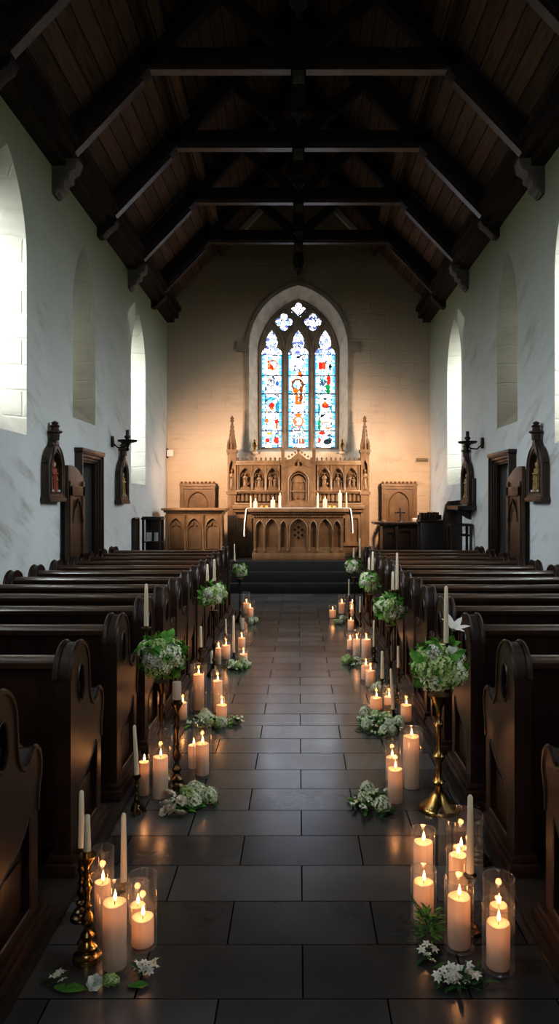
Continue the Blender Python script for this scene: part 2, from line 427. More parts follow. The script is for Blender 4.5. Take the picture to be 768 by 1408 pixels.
# ------------------------------------------------------------------ room shell
def floor():
    b = MB(); b.box(-HW-0.6, HW+0.6, YN-0.3, YE+0.6, -0.2, 0)
    struct(b.build('floor', M['slate'], smooth=False))
floor()

# windows: (centre Y, width, sill, apex, light power); first two per side are unseen, added for light
WINS = {-1: [(1.9,1.0,2.3,5.10,0.16),(4.45,1.0,2.3,5.10,0.25),(7.0,1.0,2.34,5.10,0.62),(9.53,1.0,2.70,5.02,0.03),(12.75,1.16,1.96,4.95,0.52)],
         1: [(1.9,1.0,2.3,5.10,0.16),(4.7,1.0,2.29,5.10,0.25),(7.45,1.0,2.29,5.10,0.62),(9.78,0.96,2.68,5.02,0.03),(13.1,1.2,1.96,4.95,0.52)]}
DOORS = {-1: (9.10,10.12), 1: (9.35,10.37)}
WALLT = 0.6
def side_wall(sg):
    b = MB()
    d0, d1 = DOORS[sg]; dh = 2.2
    outer = [(YN,0),(d0+0.08,0),(d0+0.08,dh),(d1-0.08,dh),(d1-0.08,0),(YE+0.1,0),(YE+0.1,6.0),(YN,6.0)]
    holes = []
    for (cy,w,sill,apex,p) in WINS[sg]:
        holes.append(arch(cy, w/2, sill, apex-0.95, apex, 10))
    loops = [outer]+holes
    tri = tessellate_polygon([[Vector((u,v,0)) for u,v in l] for l in loops])
    flat = [p for l in loops for p in l]
    b.add([(sg*HW,u,v) for u,v in flat], [tuple(t) for t in tri])
    for (cy,w,sill,apex,p), h in zip(WINS[sg], holes):
        o = arch(cy, w/2-0.16, sill+0.55, apex-0.95, apex-0.18, 10)
        k = len(h)
        vs = [(sg*HW,u,v) for u,v in h] + [(sg*(HW+WALLT),u,v) for u,v in o]
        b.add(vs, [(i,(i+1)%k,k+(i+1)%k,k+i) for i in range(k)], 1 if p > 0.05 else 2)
    # door recess
    a0, a1 = d0+0.08, d1-0.08
    for q in ([(a0,0),(a0,dh)], [(a0,dh),(a1,dh)], [(a1,dh),(a1,0)]):
        (u0,v0),(u1,v1) = q
        b.add([(sg*HW,u0,v0),(sg*HW,u1,v1),(sg*(HW+0.5),u1,v1),(sg*(HW+0.5),u0,v0)], [(0,1,2,3)])
    # outside skin
    outer2 = rect(YN, YE+0.1, 0, 6.0)
    hol2 = [arch(cy, w/2-0.16, sill+0.55, apex-0.95, apex-0.18, 10) for (cy,w,sill,apex,p) in WINS[sg]]
    loops = [outer2]+hol2
    tri = tessellate_polygon([[Vector((u,v,0)) for u,v in l] for l in loops])
    flat = [p for l in loops for p in l]
    b.add([(sg*(HW+WALLT),u,v) for u,v in flat], [tuple(t) for t in tri])
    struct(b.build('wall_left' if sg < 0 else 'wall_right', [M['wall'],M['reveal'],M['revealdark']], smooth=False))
for sg in (-1,1): side_wall(sg)

wn = 0
for sg in (-1,1):
    for (cy,w,sill,apex,p) in WINS[sg]:
        wn += 1
        e = bpy.data.objects.new('window_%d' % wn, None); COL.objects.link(e); struct(e)
        X = sg*(HW+0.56); e.location = (X,cy,sill+0.55)
        ar = arch(0, w/2-0.165, 0.005, apex-0.95-sill-0.55, apex-0.19-sill-0.55, 10)
        b = MB(); b.plate(ar, [], lambda u,v,a: (a,u,v), -0.004, 0.004); b.build('pane', M['pane'], e, smooth=False)
        b = MB(); hh = apex-0.19-sill-0.55
        b.tube([(0,u,v) for u,v in ar], 0.014, 6, True)
        z = 0.35
        while z < hh-0.35: b.box(-0.008,0.008,-w/2+0.17,w/2-0.17,z-0.006,z+0.006); z += 0.35
        b.box(-0.008,0.008,-0.006,0.006,0.01,hh-0.03)
        b.build('lead_bars', M['lead'], e)
        ld = bpy.data.lights.new('daylight', 'AREA'); ld.shape = 'RECTANGLE'; ld.size = w+0.5; ld.size_y = hh+0.6
        ld.energy = 620*p; ld.spread = math.radians(130); ld.color = (0.95,0.985,1.0)
        lo = bpy.data.objects.new('daylight', ld); COL.objects.link(lo)
        lo.location = (sg*(HW+0.95), cy-0.45, sill+0.55+hh/2+0.35)
        lo.rotation_euler = Vector((-sg,0.55,-0.95)).to_track_quat('-Z','Y').to_euler()

# roof geometry: boards h = 5.88 + SL*(2.76-|x|)
SL = 1.05
def hb(x): return 5.88+SL*(2.76-abs(x))
RIDGE = hb(0)
ang = math.atan(SL)
ce = bpy.data.objects.new('ceiling', None); COL.objects.link(ce); struct(ce)
for sg in (-1,1):
    Ls = (HW+0.5)/math.cos(ang)
    b = MB(); b.box(0, Ls, YN, YE, 0, 0.06)
    o = b.build('roof_slope', M['boards'], ce, smooth=False)
    o.location = (0,0,RIDGE)
    o.rotation_euler = (0, ang, 0) if sg > 0 else (0, -ang, 0)
    if sg < 0: o.scale = (-1,1,1)

# far wall with the east window opening
EW = dict(hw=1.05, sill=2.72, spring=4.95, apex=6.26)       # face opening
EI = dict(hw=0.87, sill=2.80, spring=4.87, apex=6.06)       # inner, at the tracery
def end_wall():
    b = MB()
    outer = [(-HW-0.1,0),(HW+0.1,0),(HW+0.1,hb(HW+0.1)+0.06),(0,RIDGE+0.06),(-HW-0.1,hb(HW+0.1)+0.06)]
    hole = arch(0, EW['hw'], EW['sill'], EW['spring'], EW['apex'], 12)
    tri = tessellate_polygon([[Vector((u,v,0)) for u,v in l] for l in (outer,hole)])
    b.add([(u,YE,v) for u,v in outer+hole], [tuple(t) for t in tri])
    b.add([(u,YE+0.5,v) for u,v in outer+hole], [tuple(t) for t in tri])
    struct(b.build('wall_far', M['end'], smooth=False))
    inner = arch(0, EI['hw'], EI['sill'], EI['spring'], EI['apex'], 12)
    b = MB(); k = len(hole)
    b.add([(u,YE,v) for u,v in hole]+[(u,YE+0.42,v) for u,v in inner], [(i,(i+1)%k,k+(i+1)%k,k+i) for i in range(k)])
    struct(b.build('trim_1', M['stonelight'], smooth=False))
    # hood mould round the arch, with square stops
    b = MB()
    pin = arch_open(0, EW['hw'], EW['sill'], EW['spring'], EW['apex'], 14)
    pout = arch_open(0, EW['hw']+0.075, EW['sill'], EW['spring'], EW['apex']+0.085, 14)
    n = len(pin); vs = []
    for y in (YE-0.035, YE+0.01):
        vs += [(u,y,v) for u,v in pin]+[(u,y,v) for u,v in pout]
    fs = []
    for i in range(n-1):
        fs += [(i,i+1,n+i+1,n+i),(n+i,n+i+1,3*n+i+1,3*n+i),(i,i+1,2*n+i+1,2*n+i)]
    b.add(vs, fs)
    for sx in (-1,1): b.box(sx*1.20-0.12, sx*1.20+0.12, YE-0.045, YE+0.01, 4.84, 5.06)
    struct(b.build('trim_2', M['tracery'], smooth=False))
end_wall()
# wall behind the camera with an unseen tall window added to light the pews
WO = arch(0,0.95,2.4,4.6,6.0,10)
wl = [(-HW-0.1,0),(HW+0.1,0),(HW+0.1,hb(HW)+0.06),(0,RIDGE+0.06),(-HW-0.1,hb(HW)+0.06)]
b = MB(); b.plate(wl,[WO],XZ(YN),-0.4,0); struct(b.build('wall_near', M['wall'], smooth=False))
e = bpy.data.objects.new('window_11', None); COL.objects.link(e); struct(e)
b = MB(); b.plate(WO,[],XZ(YN-0.3),0,0.01); b.build('pane', M['pane'], e, smooth=False)
b = MB(); b.tube([(u,YN-0.29,v) for u,v in WO],0.03,6,True)
for x in (-0.32,0.32): b.box(x-0.03,x+0.03,YN-0.33,YN-0.27,2.4,5.3)
for zz in (3.0,3.6,4.2,4.8): b.box(-0.93,0.93,YN-0.31,YN-0.28,zz-0.01,zz+0.01)
b.build('lead_bars', M['lead'], e)
ld = bpy.data.lights.new('daylight','AREA'); ld.shape = 'RECTANGLE'; ld.size = 2.2; ld.size_y = 3.8; ld.energy = 75; ld.color = (0.95,0.985,1.0)  # lamp of the added window, brightens near pews and flowers
lo = bpy.data.objects.new('daylight', ld); COL.objects.link(lo); lo.location = (0,YN-0.8,4.4)
lo.rotation_euler = Vector((0,1,-0.45)).to_track_quat('-Z','Y').to_euler()

# short pale strips under the roof slope on the gable, wall plates, purlins
for i, sg in enumerate((-1,1)):
    b = MB(); b.beam((sg*1.42,YE-0.05,hb(1.42)-0.11),(sg*0.72,YE-0.05,hb(0.72)-0.11),0.10,0.14,Vector((0,1,0)))
    struct(b.build('trim_%d' % (3+i), M['stonelight'], smooth=False))
    b = MB(); b.box(min(sg*2.55,sg*2.86),max(sg*2.55,sg*2.86),YN,YE-0.002,5.56,5.78)
    b.box(min(sg*2.64,sg*2.86),max(sg*2.64,sg*2.86),YN,YE-0.002,5.47,5.56)
    b.box(min(sg*2.50,sg*2.60),max(sg*2.50,sg*2.60),YN,YE-0.002,5.70,5.80)
    struct(b.build('trim_%d' % (5+i), M['truss'], smooth=False))
    b = MB()
    for xx in (1.62,):
        b.beam((sg*xx,YN,hb(xx)-0.085),(sg*xx,YE-0.002,hb(xx)-0.085),0.17,0.15,Vector((sg*math.sin(ang),0,math.cos(ang))))
    struct(b.build('trim_%d' % (7+i), M['boards'], smooth=False))
b = MB(); b.box(-0.09,0.09,YN,YE-0.002,RIDGE-0.3,RIDGE-0.04)
struct(b.build('trim_9', M['truss'], smooth=False))

# roof trusses
def make_truss(y, label, k):
    t = thing('roof_truss', label, 'roof truss', (0,y,5.50), 0, 'roof trusses')
    z0 = 5.50
    for sg in (-1,1):
        b = MB()
        off = 0.17/math.cos(ang)
        b.beam((sg*2.74,0,hb(2.74)-off-z0),(sg*0.05,0,hb(0.05)-off-z0),0.20,0.23,Vector((sg*math.sin(ang),0,math.cos(ang))))
        rf = b.build('rafter', M['truss'], t, bevel=0.02)
        b = MB()   # lighter moulded bead under the rafter
        off2 = 0.30/math.cos(ang)
        b.beam((sg*2.70,0,hb(2.70)-off2-z0),(sg*1.78,0,hb(1.78)-off2-z0),0.12,0.035,Vector((sg*math.sin(ang),0,math.cos(ang))))
        b.build('bead_moulding', M['mid'], rf)
        b = MB()
        b.beam((sg*0.08,0,1.30),(sg*0.86,0,hb(0.86)-0.40-z0),0.15,0.15)
        b.build('brace', M['truss'], t, bevel=0.015)
        if k % 2 == 0:     # carved bracket under every other rafter foot
            b = MB()
            b.prism([(2.80,-0.34),(2.76,-0.36),(2.72,-0.30),(2.66,-0.27),(2.66,-0.20),(2.60,-0.17),(2.60,-0.10),(2.53,-0.06),(2.50,0.06),(2.80,0.06)],
                    lambda u,v,a: (sg*u,a,v), -0.10, 0.10)
            for q in range(3): b.ball((sg*(2.74-0.06*q),-0.0,-0.30+0.10*q),0.05,8,6,(0.8,2.0,1))
            b.build('bracket', M['corbel'], t, bevel=0.01)
        else:
            b = MB()
            b.prism([(2.80,-0.16),(2.72,-0.15),(2.64,-0.06),(2.56,0.0),(2.52,0.08),(2.80,0.08)], lambda u,v,a: (sg*u,a,v), -0.09, 0.09)
            b.build('bracket', M['truss'], t, bevel=0.01)
    b = MB(); b.box(-1.86,1.86,-0.10,0.10,1.11,1.32)
    cb = b.build('collar_beam', M['truss'], t, bevel=0.02)
    b = MB(); b.box(-1.74,1.74,-0.06,0.06,1.085,1.112); b.build('bead_moulding', M['mid'], cb)
    b = MB(); b.box(-0.085,0.085,-0.095,0.095,0.86,RIDGE-0.25-z0)
    kp = b.build('king_post', M['truss'], t, bevel=0.02)
    b = MB(); b.lathe([(0.002,0.46),(0.03,0.50),(0.035,0.53),(0.055,0.57),(0.09,0.60),(0.075,0.66),(0.10,0.70),(0.10,0.86)],8)
    b.build('pendant_boss', M['truss'], kp)
    b = MB(); b.box(-0.065,0.065,-0.112,-0.09,0.90,1.05); b.ball((0,-0.108,0.975),0.045,8,6,(1,0.4,1)); b.build('carved_rosette', M['corbel'], kp)
for k, (y,lab) in enumerate([(4.65,'dark oak roof truss directly above the nearest pews, over the top edge'),
        (6.5,'dark oak roof truss nearest the camera, only its rafter feet showing, on plain brackets'),
        (8.36,'dark oak roof truss with collar beam highest in view, on big carved brackets'),
        (10.2,'dark oak roof truss above the doors, behind the one with the highest collar'),
        (12.05,'third dark oak roof truss, on carved brackets, one before the altar wall truss'),
        (13.9,'farthest dark oak roof truss, its king post pendant hanging before the gable')]):
    make_truss(y, lab, k)

# chancel platform and steps
b = MB(); b.box(-HW,HW,13.55,YE,0.001,PLAT)
struct(b.build('trim_10', M['step'], bevel=0.012))
b = MB(); b.box(-HW,HW,13.30,13.55,0.001,0.36); struct(b.build('trim_11', M['step'], bevel=0.012))
b = MB(); b.box(-HW,HW,13.05,13.30,0.001,0.18); struct(b.build('trim_12', M['step'], bevel=0.012))
# timber pew platforms along both sides of the aisle
XL, XR = -0.93, 0.885
b = MB(); b.box(-2.62,XL,1.2,10.95,0.001,0.035); struct(b.build('trim_13', M['platform'], bevel=0.008))
b = MB(); b.box(XR,2.62,1.2,10.95,0.001,0.035); struct(b.build('trim_14', M['platform'], bevel=0.008))

# ------------------------------------------------------------------ stained glass
def hsh(*a):
    x = 0.0
    for i, q in enumerate(a): x += q*(12.9898, 78.233, 37.719, 94.673)[i]
    s = math.sin(x)*43758.5453
    return s-math.floor(s)
RED, ORA, TEA, BLU, YEL, GRN, DRK = (0.85,0.11,0.05),(0.80,0.30,0.03),(0.05,0.42,0.42),(0.10,0.28,0.68),(0.85,0.58,0.06),(0.04,0.42,0.22),(0.05,0.08,0.11)
BR = (0.42,0.17,0.02)
MOT = {0: [('tri',-0.09,4.56,0.14,0.19,RED),('ring',0.02,4.66,0.10,0.012,ORA),('e',0,3.77,0.055,0.06,RED),('e',0.0,3.70,0.05,0.025,ORA),
           ('e',-0.11,3.43,0.04,0.04,ORA),('e',0.105,3.41,0.042,0.05,RED),('e',0.11,3.30,0.02,0.06,ORA),('e',-0.05,3.15,0.055,0.025,YEL),
           ('e',-0.095,3.0,0.045,0.05,RED),('e',0.105,3.0,0.06,0.068,RED),('ring',-0.02,4.26,0.07,0.012,DRK),('e',0.12,4.25,0.03,0.06,BLU),
           ('e',-0.05,4.34,0.03,0.02,(0.6,0.3,0.3)),('e',0.13,3.72,0.05,0.12,(0.1,0.42,0.55)),('e',-0.02,3.92,0.13,0.03,(0.2,0.55,0.7))],
       1: [('e',0.035,4.47,0.035,0.055,ORA),('e',0.055,4.41,0.02,0.03,RED),('ring',-0.02,4.22,0.12,0.022,BR),('e',-0.06,4.09,0.055,0.055,ORA),
           ('e',0.06,4.11,0.035,0.075,BR),('e',-0.035,3.93,0.035,0.09,ORA),('e',0.055,3.94,0.04,0.08,BR),('e',0,3.82,0.075,0.035,ORA),
           ('ring',0.115,4.29,0.075,0.008,DRK),('ring',0,4.60,0.09,0.009,(0.2,0.35,0.7)),
           ('e',0.0,3.565,0.075,0.03,ORA),('e',-0.07,3.40,0.03,0.05,ORA),('ring',0,3.42,0.10,0.02,(0.75,0.35,0.15)),
           ('r',-0.125,-0.005,2.93,3.04,BLU),('r',0.005,0.125,2.93,3.04,(0.62,0.17,0.03)),('e',0.06,3.0,0.015,0.05,(0.95,0.8,0.6)),('e',-0.06,3.0,0.02,0.05,(0.6,0.8,1.0)),
           ('e',0,4.83,0.045,0.02,DRK)],
       2: [('r',-0.14,-0.06,4.55,4.72,RED),('e',-0.03,4.64,0.045,0.08,(0.75,0.2,0.12)),('e',0.075,4.36,0.042,0.05,RED),('e',0.075,4.27,0.042,0.05,RED),
           ('e',0.06,4.17,0.05,0.05,GRN),('e',0.065,4.08,0.045,0.05,GRN),('e',0,3.76,0.07,0.05,RED),('e',0.0,3.81,0.035,0.04,ORA),
           ('e',-0.06,3.54,0.04,0.025,DRK),('r',-0.10,0.10,3.385,3.41,ORA),('e',0.06,3.27,0.06,0.02,ORA),('e',-0.07,3.16,0.07,0.035,RED),
           ('e',0.05,2.97,0.085,0.055,DRK),('e',-0.13,3.0,0.03,0.06,RED),('e',0.11,4.62,0.03,0.05,DRK),('ring',-0.04,4.25,0.08,0.012,TEA),
           ('e',-0.14,3.70,0.04,0.09,TEA),('e',0.14,3.71,0.04,0.06,TEA),('e',-0.13,3.35,0.03,0.13,GRN),('e',0,3.91,0.04,0.025,DRK)]}
BARS = (2.835,3.21,3.61,4.02,4.415,4.873)
def cellcol(u, h, s, seed, pal):
    ci, cj = math.floor(u/s), math.floor(h/s); d1 = d2 = 9; best = None
    for i in (-1,0,1):
        for j in (-1,0,1):
            a, c = ci+i, cj+j
            px, pz = (a+hsh(a,c,seed))*s, (c+hsh(c,a,seed+5))*s
            d = math.hypot(u-px, h-pz)
            if d < d1: d2, d1, best = d1, d, (a,c)
            elif d < d2: d2 = d
    q = hsh(best[0], best[1], seed+9)
    if d2-d1 < 0.011: return (0.10,0.14,0.20)
    for lim, c in pal:
        if q < lim: return c
    return pal[-1][1]
PALE = [(0.80,(1.0,1.0,0.98)),(0.88,(0.80,0.88,0.98)),(0.92,(0.30,0.50,0.80)),(0.95,(0.35,0.68,0.70)),(0.97,(0.95,0.85,0.6)),(1,(0.95,0.55,0.4))]
BUSY = [(0.62,(1.0,0.99,0.97)),(0.55,(0.30,0.55,0.85)),(0.75,(0.12,0.48,0.55)),(0.86,(0.10,0.25,0.55)),(0.93,(0.8,0.35,0.15)),(1,(0.2,0.5,0.3))]
VIOL = [(0.5,(0.95,0.95,1.0)),(0.72,(0.60,0.70,1.0)),(0.84,(0.85,0.72,1.0)),(0.93,(0.30,0.40,0.85)),(1,(0.20,0.22,0.55))]
def paint(li, u, h):
    if h > BARS[-1]:
        if abs(abs(u)-0.05) < 0.005 and h > 5.03: return (0.25,0.28,0.4)
        return cellcol(u, h, 0.06, 40+li, VIOL)
    for y in BARS:
        if abs(h-y) < 0.011: return (0.015,0.03,0.035)
    if abs(u) > 0.205: return (0.12,0.30,0.45)
    if abs(u) > 0.160:
        k = math.floor(h/0.038); f = h/0.038-k
        if f < 0.14: return (0.05,0.09,0.14)
        q = hsh(k, li, 1 if u > 0 else 2)
        return ((0.22,0.42,0.68) if q < 0.36 else (0.16,0.52,0.58) if q < 0.56 else (0.75,0.92,1.0) if q < 0.9 else (0.55,0.60,0.9))
    if abs(u) > 0.152: return (0.12,0.17,0.25)
    for mo in reversed(MOT[li]):
        if mo[0] == 'e':
            d = ((u-mo[1])/mo[3])**2+((h-mo[2])/mo[4])**2
            if d < 1:
                k = 0.75+0.5*hsh(math.floor(u/0.022), math.floor(h/0.022), li)
                return tuple(min(1,c*k*0.62) for c in mo[5])
            if d < 1.25: return (0.12,0.12,0.12)
        elif mo[0] == 'r':
            if mo[1] < u < mo[2] and mo[3] < h < mo[4]:
                k = 0.7+0.6*hsh(math.floor(u/0.022), math.floor(h/0.022), li)
                return tuple(min(1,c*k*0.62) for c in mo[5])
        elif mo[0] == 'ring':
            d = math.hypot(u-mo[1], h-mo[2])
            if abs(d-mo[3]) < mo[4]: return tuple(c*0.6 for c in mo[5])
        elif mo[0] == 'tri':
            a, c = (u-mo[1])/mo[3]+0.0, (h-mo[2])/mo[4]
            if 0 < a and 0 < c and a+c < 1.15 and a < 1: return tuple(c*0.62 for c in mo[5]) if hsh(math.floor(u/0.02),li,3) > 0.25 else (0.7,0.3,0.2)
    band = next((i for i in range(5) if BARS[i] < h < BARS[i+1]), 0)
    busy = (abs(u) > 0.115 and band < 3) or (li == 1 and band == 1 and h < 3.33) or (li == 1 and band == 0 and 3.06 < h < 3.16)
    return cellcol(u, h, 0.042 if busy else 0.085, li*7+band, BUSY if busy else PALE)

def pane_mesh(name, inside, u0, u1, h0, h1, colfn, step, y, cx):
    me = bpy.data.meshes.new(name); bm = bmesh.new(); lay = bm.loops.layers.float_color.new('paint')
    nu, nh = int((u1-u0)/step)+1, int((h1-h0)/step)+1; vv = {}
    def V(i,j):
        if (i,j) not in vv: vv[i,j] = bm.verts.new((cx+u0+(u1-u0)*i/nu, y, h0+(h1-h0)*j/nh))
        return vv[i,j]
    for i in range(nu):
        for j in range(nh):
            u, h = u0+(u1-u0)*(i+.5)/nu, h0+(h1-h0)*(j+.5)/nh
            if not inside(u,h): continue
            f = bm.faces.new((V(i,j),V(i+1,j),V(i+1,j+1),V(i,j+1))); c = colfn(u,h)
            c = tuple(q**1.7 for q in c)
            for lp in f.loops: lp[lay] = (*c,1)
    bm.to_mesh(me); bm.free(); me.materials.append(M['stained']); return me

def lancet(cx):
    hw = 0.222; pts = [(cx-hw,2.825),(cx+hw,2.825),(cx+hw,4.885)]
    for i in range(1,6): pts.append((cx+0.10+0.122*math.cos(PI/2*i/5), 4.885+0.135*math.sin(PI/2*i/5)))
    pts += [(cx+0.125,5.08),(cx+0.128,5.15),(cx+0.105,5.25),(cx+0.06,5.34),(cx,5.41)]
    right = pts[2:-1]
    return pts + [(2*cx-x,z) for x,z in reversed(right)]
east = bpy.data.objects.new('window_12', None); COL.objects.link(east); struct(east)
YT = YE+0.40
lans = [lancet(c) for c in (-0.585,0,0.585)]
foils = [foil(-0.315,5.585,0.19), foil(0.315,5.585,0.19), foil(0,5.845,0.165)]
EIo = arch(0, EI['hw']+0.005, EI['sill']-0.005, EI['spring'], EI['apex']+0.005, 14)
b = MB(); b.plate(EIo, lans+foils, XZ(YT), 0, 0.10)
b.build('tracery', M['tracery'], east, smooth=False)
b = MB()     # raised ribs: mullions, interlacing arches
ribs = []
for cx in (-0.292,0.292): b.box(cx-0.028,cx+0.028,YT-0.045,YT+0.01,EI['sill'],4.95)
for cx in (-0.585,0,0.585):
    b.tube([(u,YT-0.012,v) for u,v in arch_open(cx,0.28,4.7,4.9,5.60,8)[0:]], 0.024, 6)
b.tube([(-0.292,YT-0.012,4.95),(-0.21,YT-0.012,5.35),(0.0,YT-0.012,5.68),(0.24,YT-0.012,5.92)], 0.022, 6)
b.tube([(0.292,YT-0.012,4.95),(0.21,YT-0.012,5.35),(0.0,YT-0.012,5.68),(-0.24,YT-0.012,5.92)], 0.022, 6)
b.tube([(-0.60,YT-0.012,5.58),(-0.32,YT-0.012,5.83),(-0.12,YT-0.012,6.02)], 0.022, 6)
b.tube([(0.60,YT-0.012,5.58),(0.32,YT-0.012,5.83),(0.12,YT-0.012,6.02)], 0.022, 6)
b.tube([(u*0.97,YT-0.012,v) for u,v in EIo], 0.024, 6, True)
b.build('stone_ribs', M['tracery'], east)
for li, cx in enumerate((-0.585,0,0.585)):
    me = pane_mesh('lancet_pane', lambda u,h: True, -0.235, 0.235, 2.81, 5.44, lambda u,h,li=li: paint(li,u,h), 0.0115, YT+0.07, cx)
    place(me, 'lancet_pane', east)
for k, (cx,cz,r) in enumerate(((-0.315,5.585,0.20),(0.315,5.585,0.20),(0,5.845,0.18))):
    def cf(u,h,k=k,cz=cz):
        q = cellcol(u, h, 0.06, 70+k, VIOL)
        for (a,c,rr) in ((-0.05,0.05,0.022),(0.05,0.05,0.022)) if k == 0 else ((0.0,0.10,0.05),):
            d = math.hypot(u-a, h-cz-c)
            if (k == 0 and d < rr) or (k == 1 and abs(d-rr) < 0.009): return (0.08,0.10,0.18)
        return q
    me = pane_mesh('tracery_pane', lambda u,h: True, -r, r, cz-r, cz+r, cf, 0.012, YT+0.07, cx)
    place(me, 'tracery_pane', east)
b = MB()     # iron saddle bars in front of the glass
for cx in (-0.585,0,0.585):
    for y in BARS[1:]: b.box(cx-0.225,cx+0.225,YT+0.045,YT+0.062,y-0.008,y+0.008)
b.build('saddle_bars', M['lead'], east)

# gilt finials on the window sill
for sx, side in ((-1,'left'),(1,'right')):
    b = MB(); b.lathe([(0.04,0),(0.045,0.02),(0.02,0.04),(0.03,0.08),(0.055,0.13),(0.04,0.18),(0.02,0.2),(0.03,0.23),(0.002,0.27)],10)
    tag(b.build('gilt_finial', M['gold'], None, (sx*0.93,YE-0.04,2.72)), 'small gilt finial on the %s corner of the stained glass window sill' % side, 'ornament', 'gilt finials on the window sill')
    b = MB(); b.box(sx*0.93-0.07,sx*0.93+0.07,YE-0.10,YE+0.02,2.67,2.72)
    struct(b.build('trim_%d' % (15 if sx < 0 else 16), M['stonelight'], bevel=0.008))

# ------------------------------------------------------------------ doors
def make_door(n, sg):
    d0, d1 = DOORS[sg]; X = sg*HW; T = 2.30
    e = bpy.data.objects.new('door_%d' % n, None); COL.objects.link(e); struct(e); e.location = (X,(d0+d1)/2,0)
    cy = (d0+d1)/2; hw = (d1-d0)/2
    def fx(u): return -sg*u        # u = distance out from the wall face into the room
    def bx(b,u0,u1,y0,y1,z0,z1): b.box(min(fx(u0),fx(u1)),max(fx(u0),fx(u1)),y0,y1,z0,z1)
    b = MB()
    for (u,i0,i1) in ((0.10,0.0,0.035),(0.075,0.03,0.075),(0.045,0.07,0.11),(0.02,0.105,0.135)):
        bx(b,-0.04,u,-hw+i0,-hw+i1,0.0,T-i0); bx(b,-0.04,u,hw-i1,hw-i0,0.0,T-i0); bx(b,-0.04,u,-hw+i0,hw-i0,T-i1,T-i0)
    bx(b,-0.04,0.11,-hw-0.02,hw+0.02,T-0.02,T+0.03)
    b.build('frame', M['dark'], e, bevel=0.006)
    b = MB(); bx(b,-0.46,-0.42,-hw+0.08,hw-0.08,0,2.2); b.build('painted_dark', M['void'], e)  # black sheet stands in for the unlit space behind the door
    b = MB()   # inner leaf standing ajar in the dark opening
    bx(b,-0.25,-0.205,-hw+0.33,hw-0.14,0.01,2.16)
    for y in (-hw+0.36,-0.02+0.06,hw-0.20): bx(b,-0.205,-0.19,y,y+0.05,0.05,2.12)
    b.build('inner_leaf', M['truss'], e, bevel=0.004)
    # open leaf folded back against the wall, towards the camera
    y1 = -hw+0.05; y0 = y1-0.62; u0, u1 = 0.06, 0.105
    lf = MB(); pts = [(y0,0.03),(y1,0.03),(y1,1.93)]
    for i in range(9):
        t = i/8; pts.append((y1+(y0-y1)*t, 1.93+0.15*t+0.06*math.sin(PI*t)))
    lf.prism(pts, lambda u,v,a: (fx(a),u,v), u0, u1)
    leaf = lf.build('leaf', M['door'], e, bevel=0.006)
    b = MB()
    for (a,c,z0,z1) in ((y0+0.02,y0+0.10,0.06,1.90),(y1-0.10,y1-0.02,0.06,1.90),(y0+0.02,y1-0.02,0.06,0.26),(y0+0.02,y1-0.02,0.78,0.90),(y0+0.02,y1-0.02,1.72,1.84)):
        bx(b,u1,u1+0.018,a,c,z0,z1)
    b.build('stiles_and_rails', M['door'], leaf, bevel=0.004)
    b = MB(); ym = (y0+y1)/2
    b.tube([(fx(u1+0.02),y0+0.12,1.40),(fx(u1+0.02),y0+0.16,1.55),(fx(u1+0.02),ym,1.68),(fx(u1+0.02),y1-0.16,1.55),(fx(u1+0.02),y1-0.12,1.40)],0.014,6)
    b.build('arched_moulding', M['dark'], leaf)
    b = MB(); b.tube([(fx(u1+0.02),y0+0.10,0.95),(fx(u1+0.07),y0+0.13,0.95),(fx(u1+0.07),y0+0.42,0.95),(fx(u1+0.02),y0+0.45,0.95)],0.012,8)
    b.build('handle', M['silver'], leaf)
make_door(1,-1); make_door(2,1)

# ------------------------------------------------------------------ carved figures
def robed(b, c, h, m=0, mh=None, face=-1, sway=0.0, arms=True):
    """small robed statue, feet at c, facing -Y"""
    x,y,z = c; mh = m if mh is None else mh
    prof = [(0.17,0),(0.18,0.04),(0.15,0.25),(0.13,0.45),(0.125,0.58),(0.15,0.70),(0.14,0.76),(0.06,0.815),(0.045,0.84)]
    b.lathe([(r*h,t*h) for r,t in prof], 10, (x,y,z), 1, 0.75, m)
    b.ball((x+sway*h,y,z+0.905*h),0.085*h,10,8,(0.85,0.95,1.15),mh)
    b.ball((x+sway*h,y+0.02*h,z+0.925*h),0.09*h,10,8,(0.95,0.9,1.0),m)
    for k in range(5):
        a = -PI*0.15-PI*0.7*k/4
        b.tube([(x+0.17*h*math.cos(a),y+0.128*h*math.sin(a),z+0.02*h),(x+0.135*h*math.cos(a),y+0.10*h*math.sin(a),z+0.40*h),(x+0.12*h*math.cos(a),y+0.09*h*math.sin(a),z+0.60*h)],0.016*h,5,m=m)
    if arms:
        for sx in (-1,1):
            b.tube([(x+sx*0.13*h,y,z+0.73*h),(x+sx*0.16*h,y-0.05*h,z+0.58*h),(x+sx*0.03*h,y-0.13*h,z+0.60*h)],[0.05*h,0.045*h,0.03*h],6,m=m)

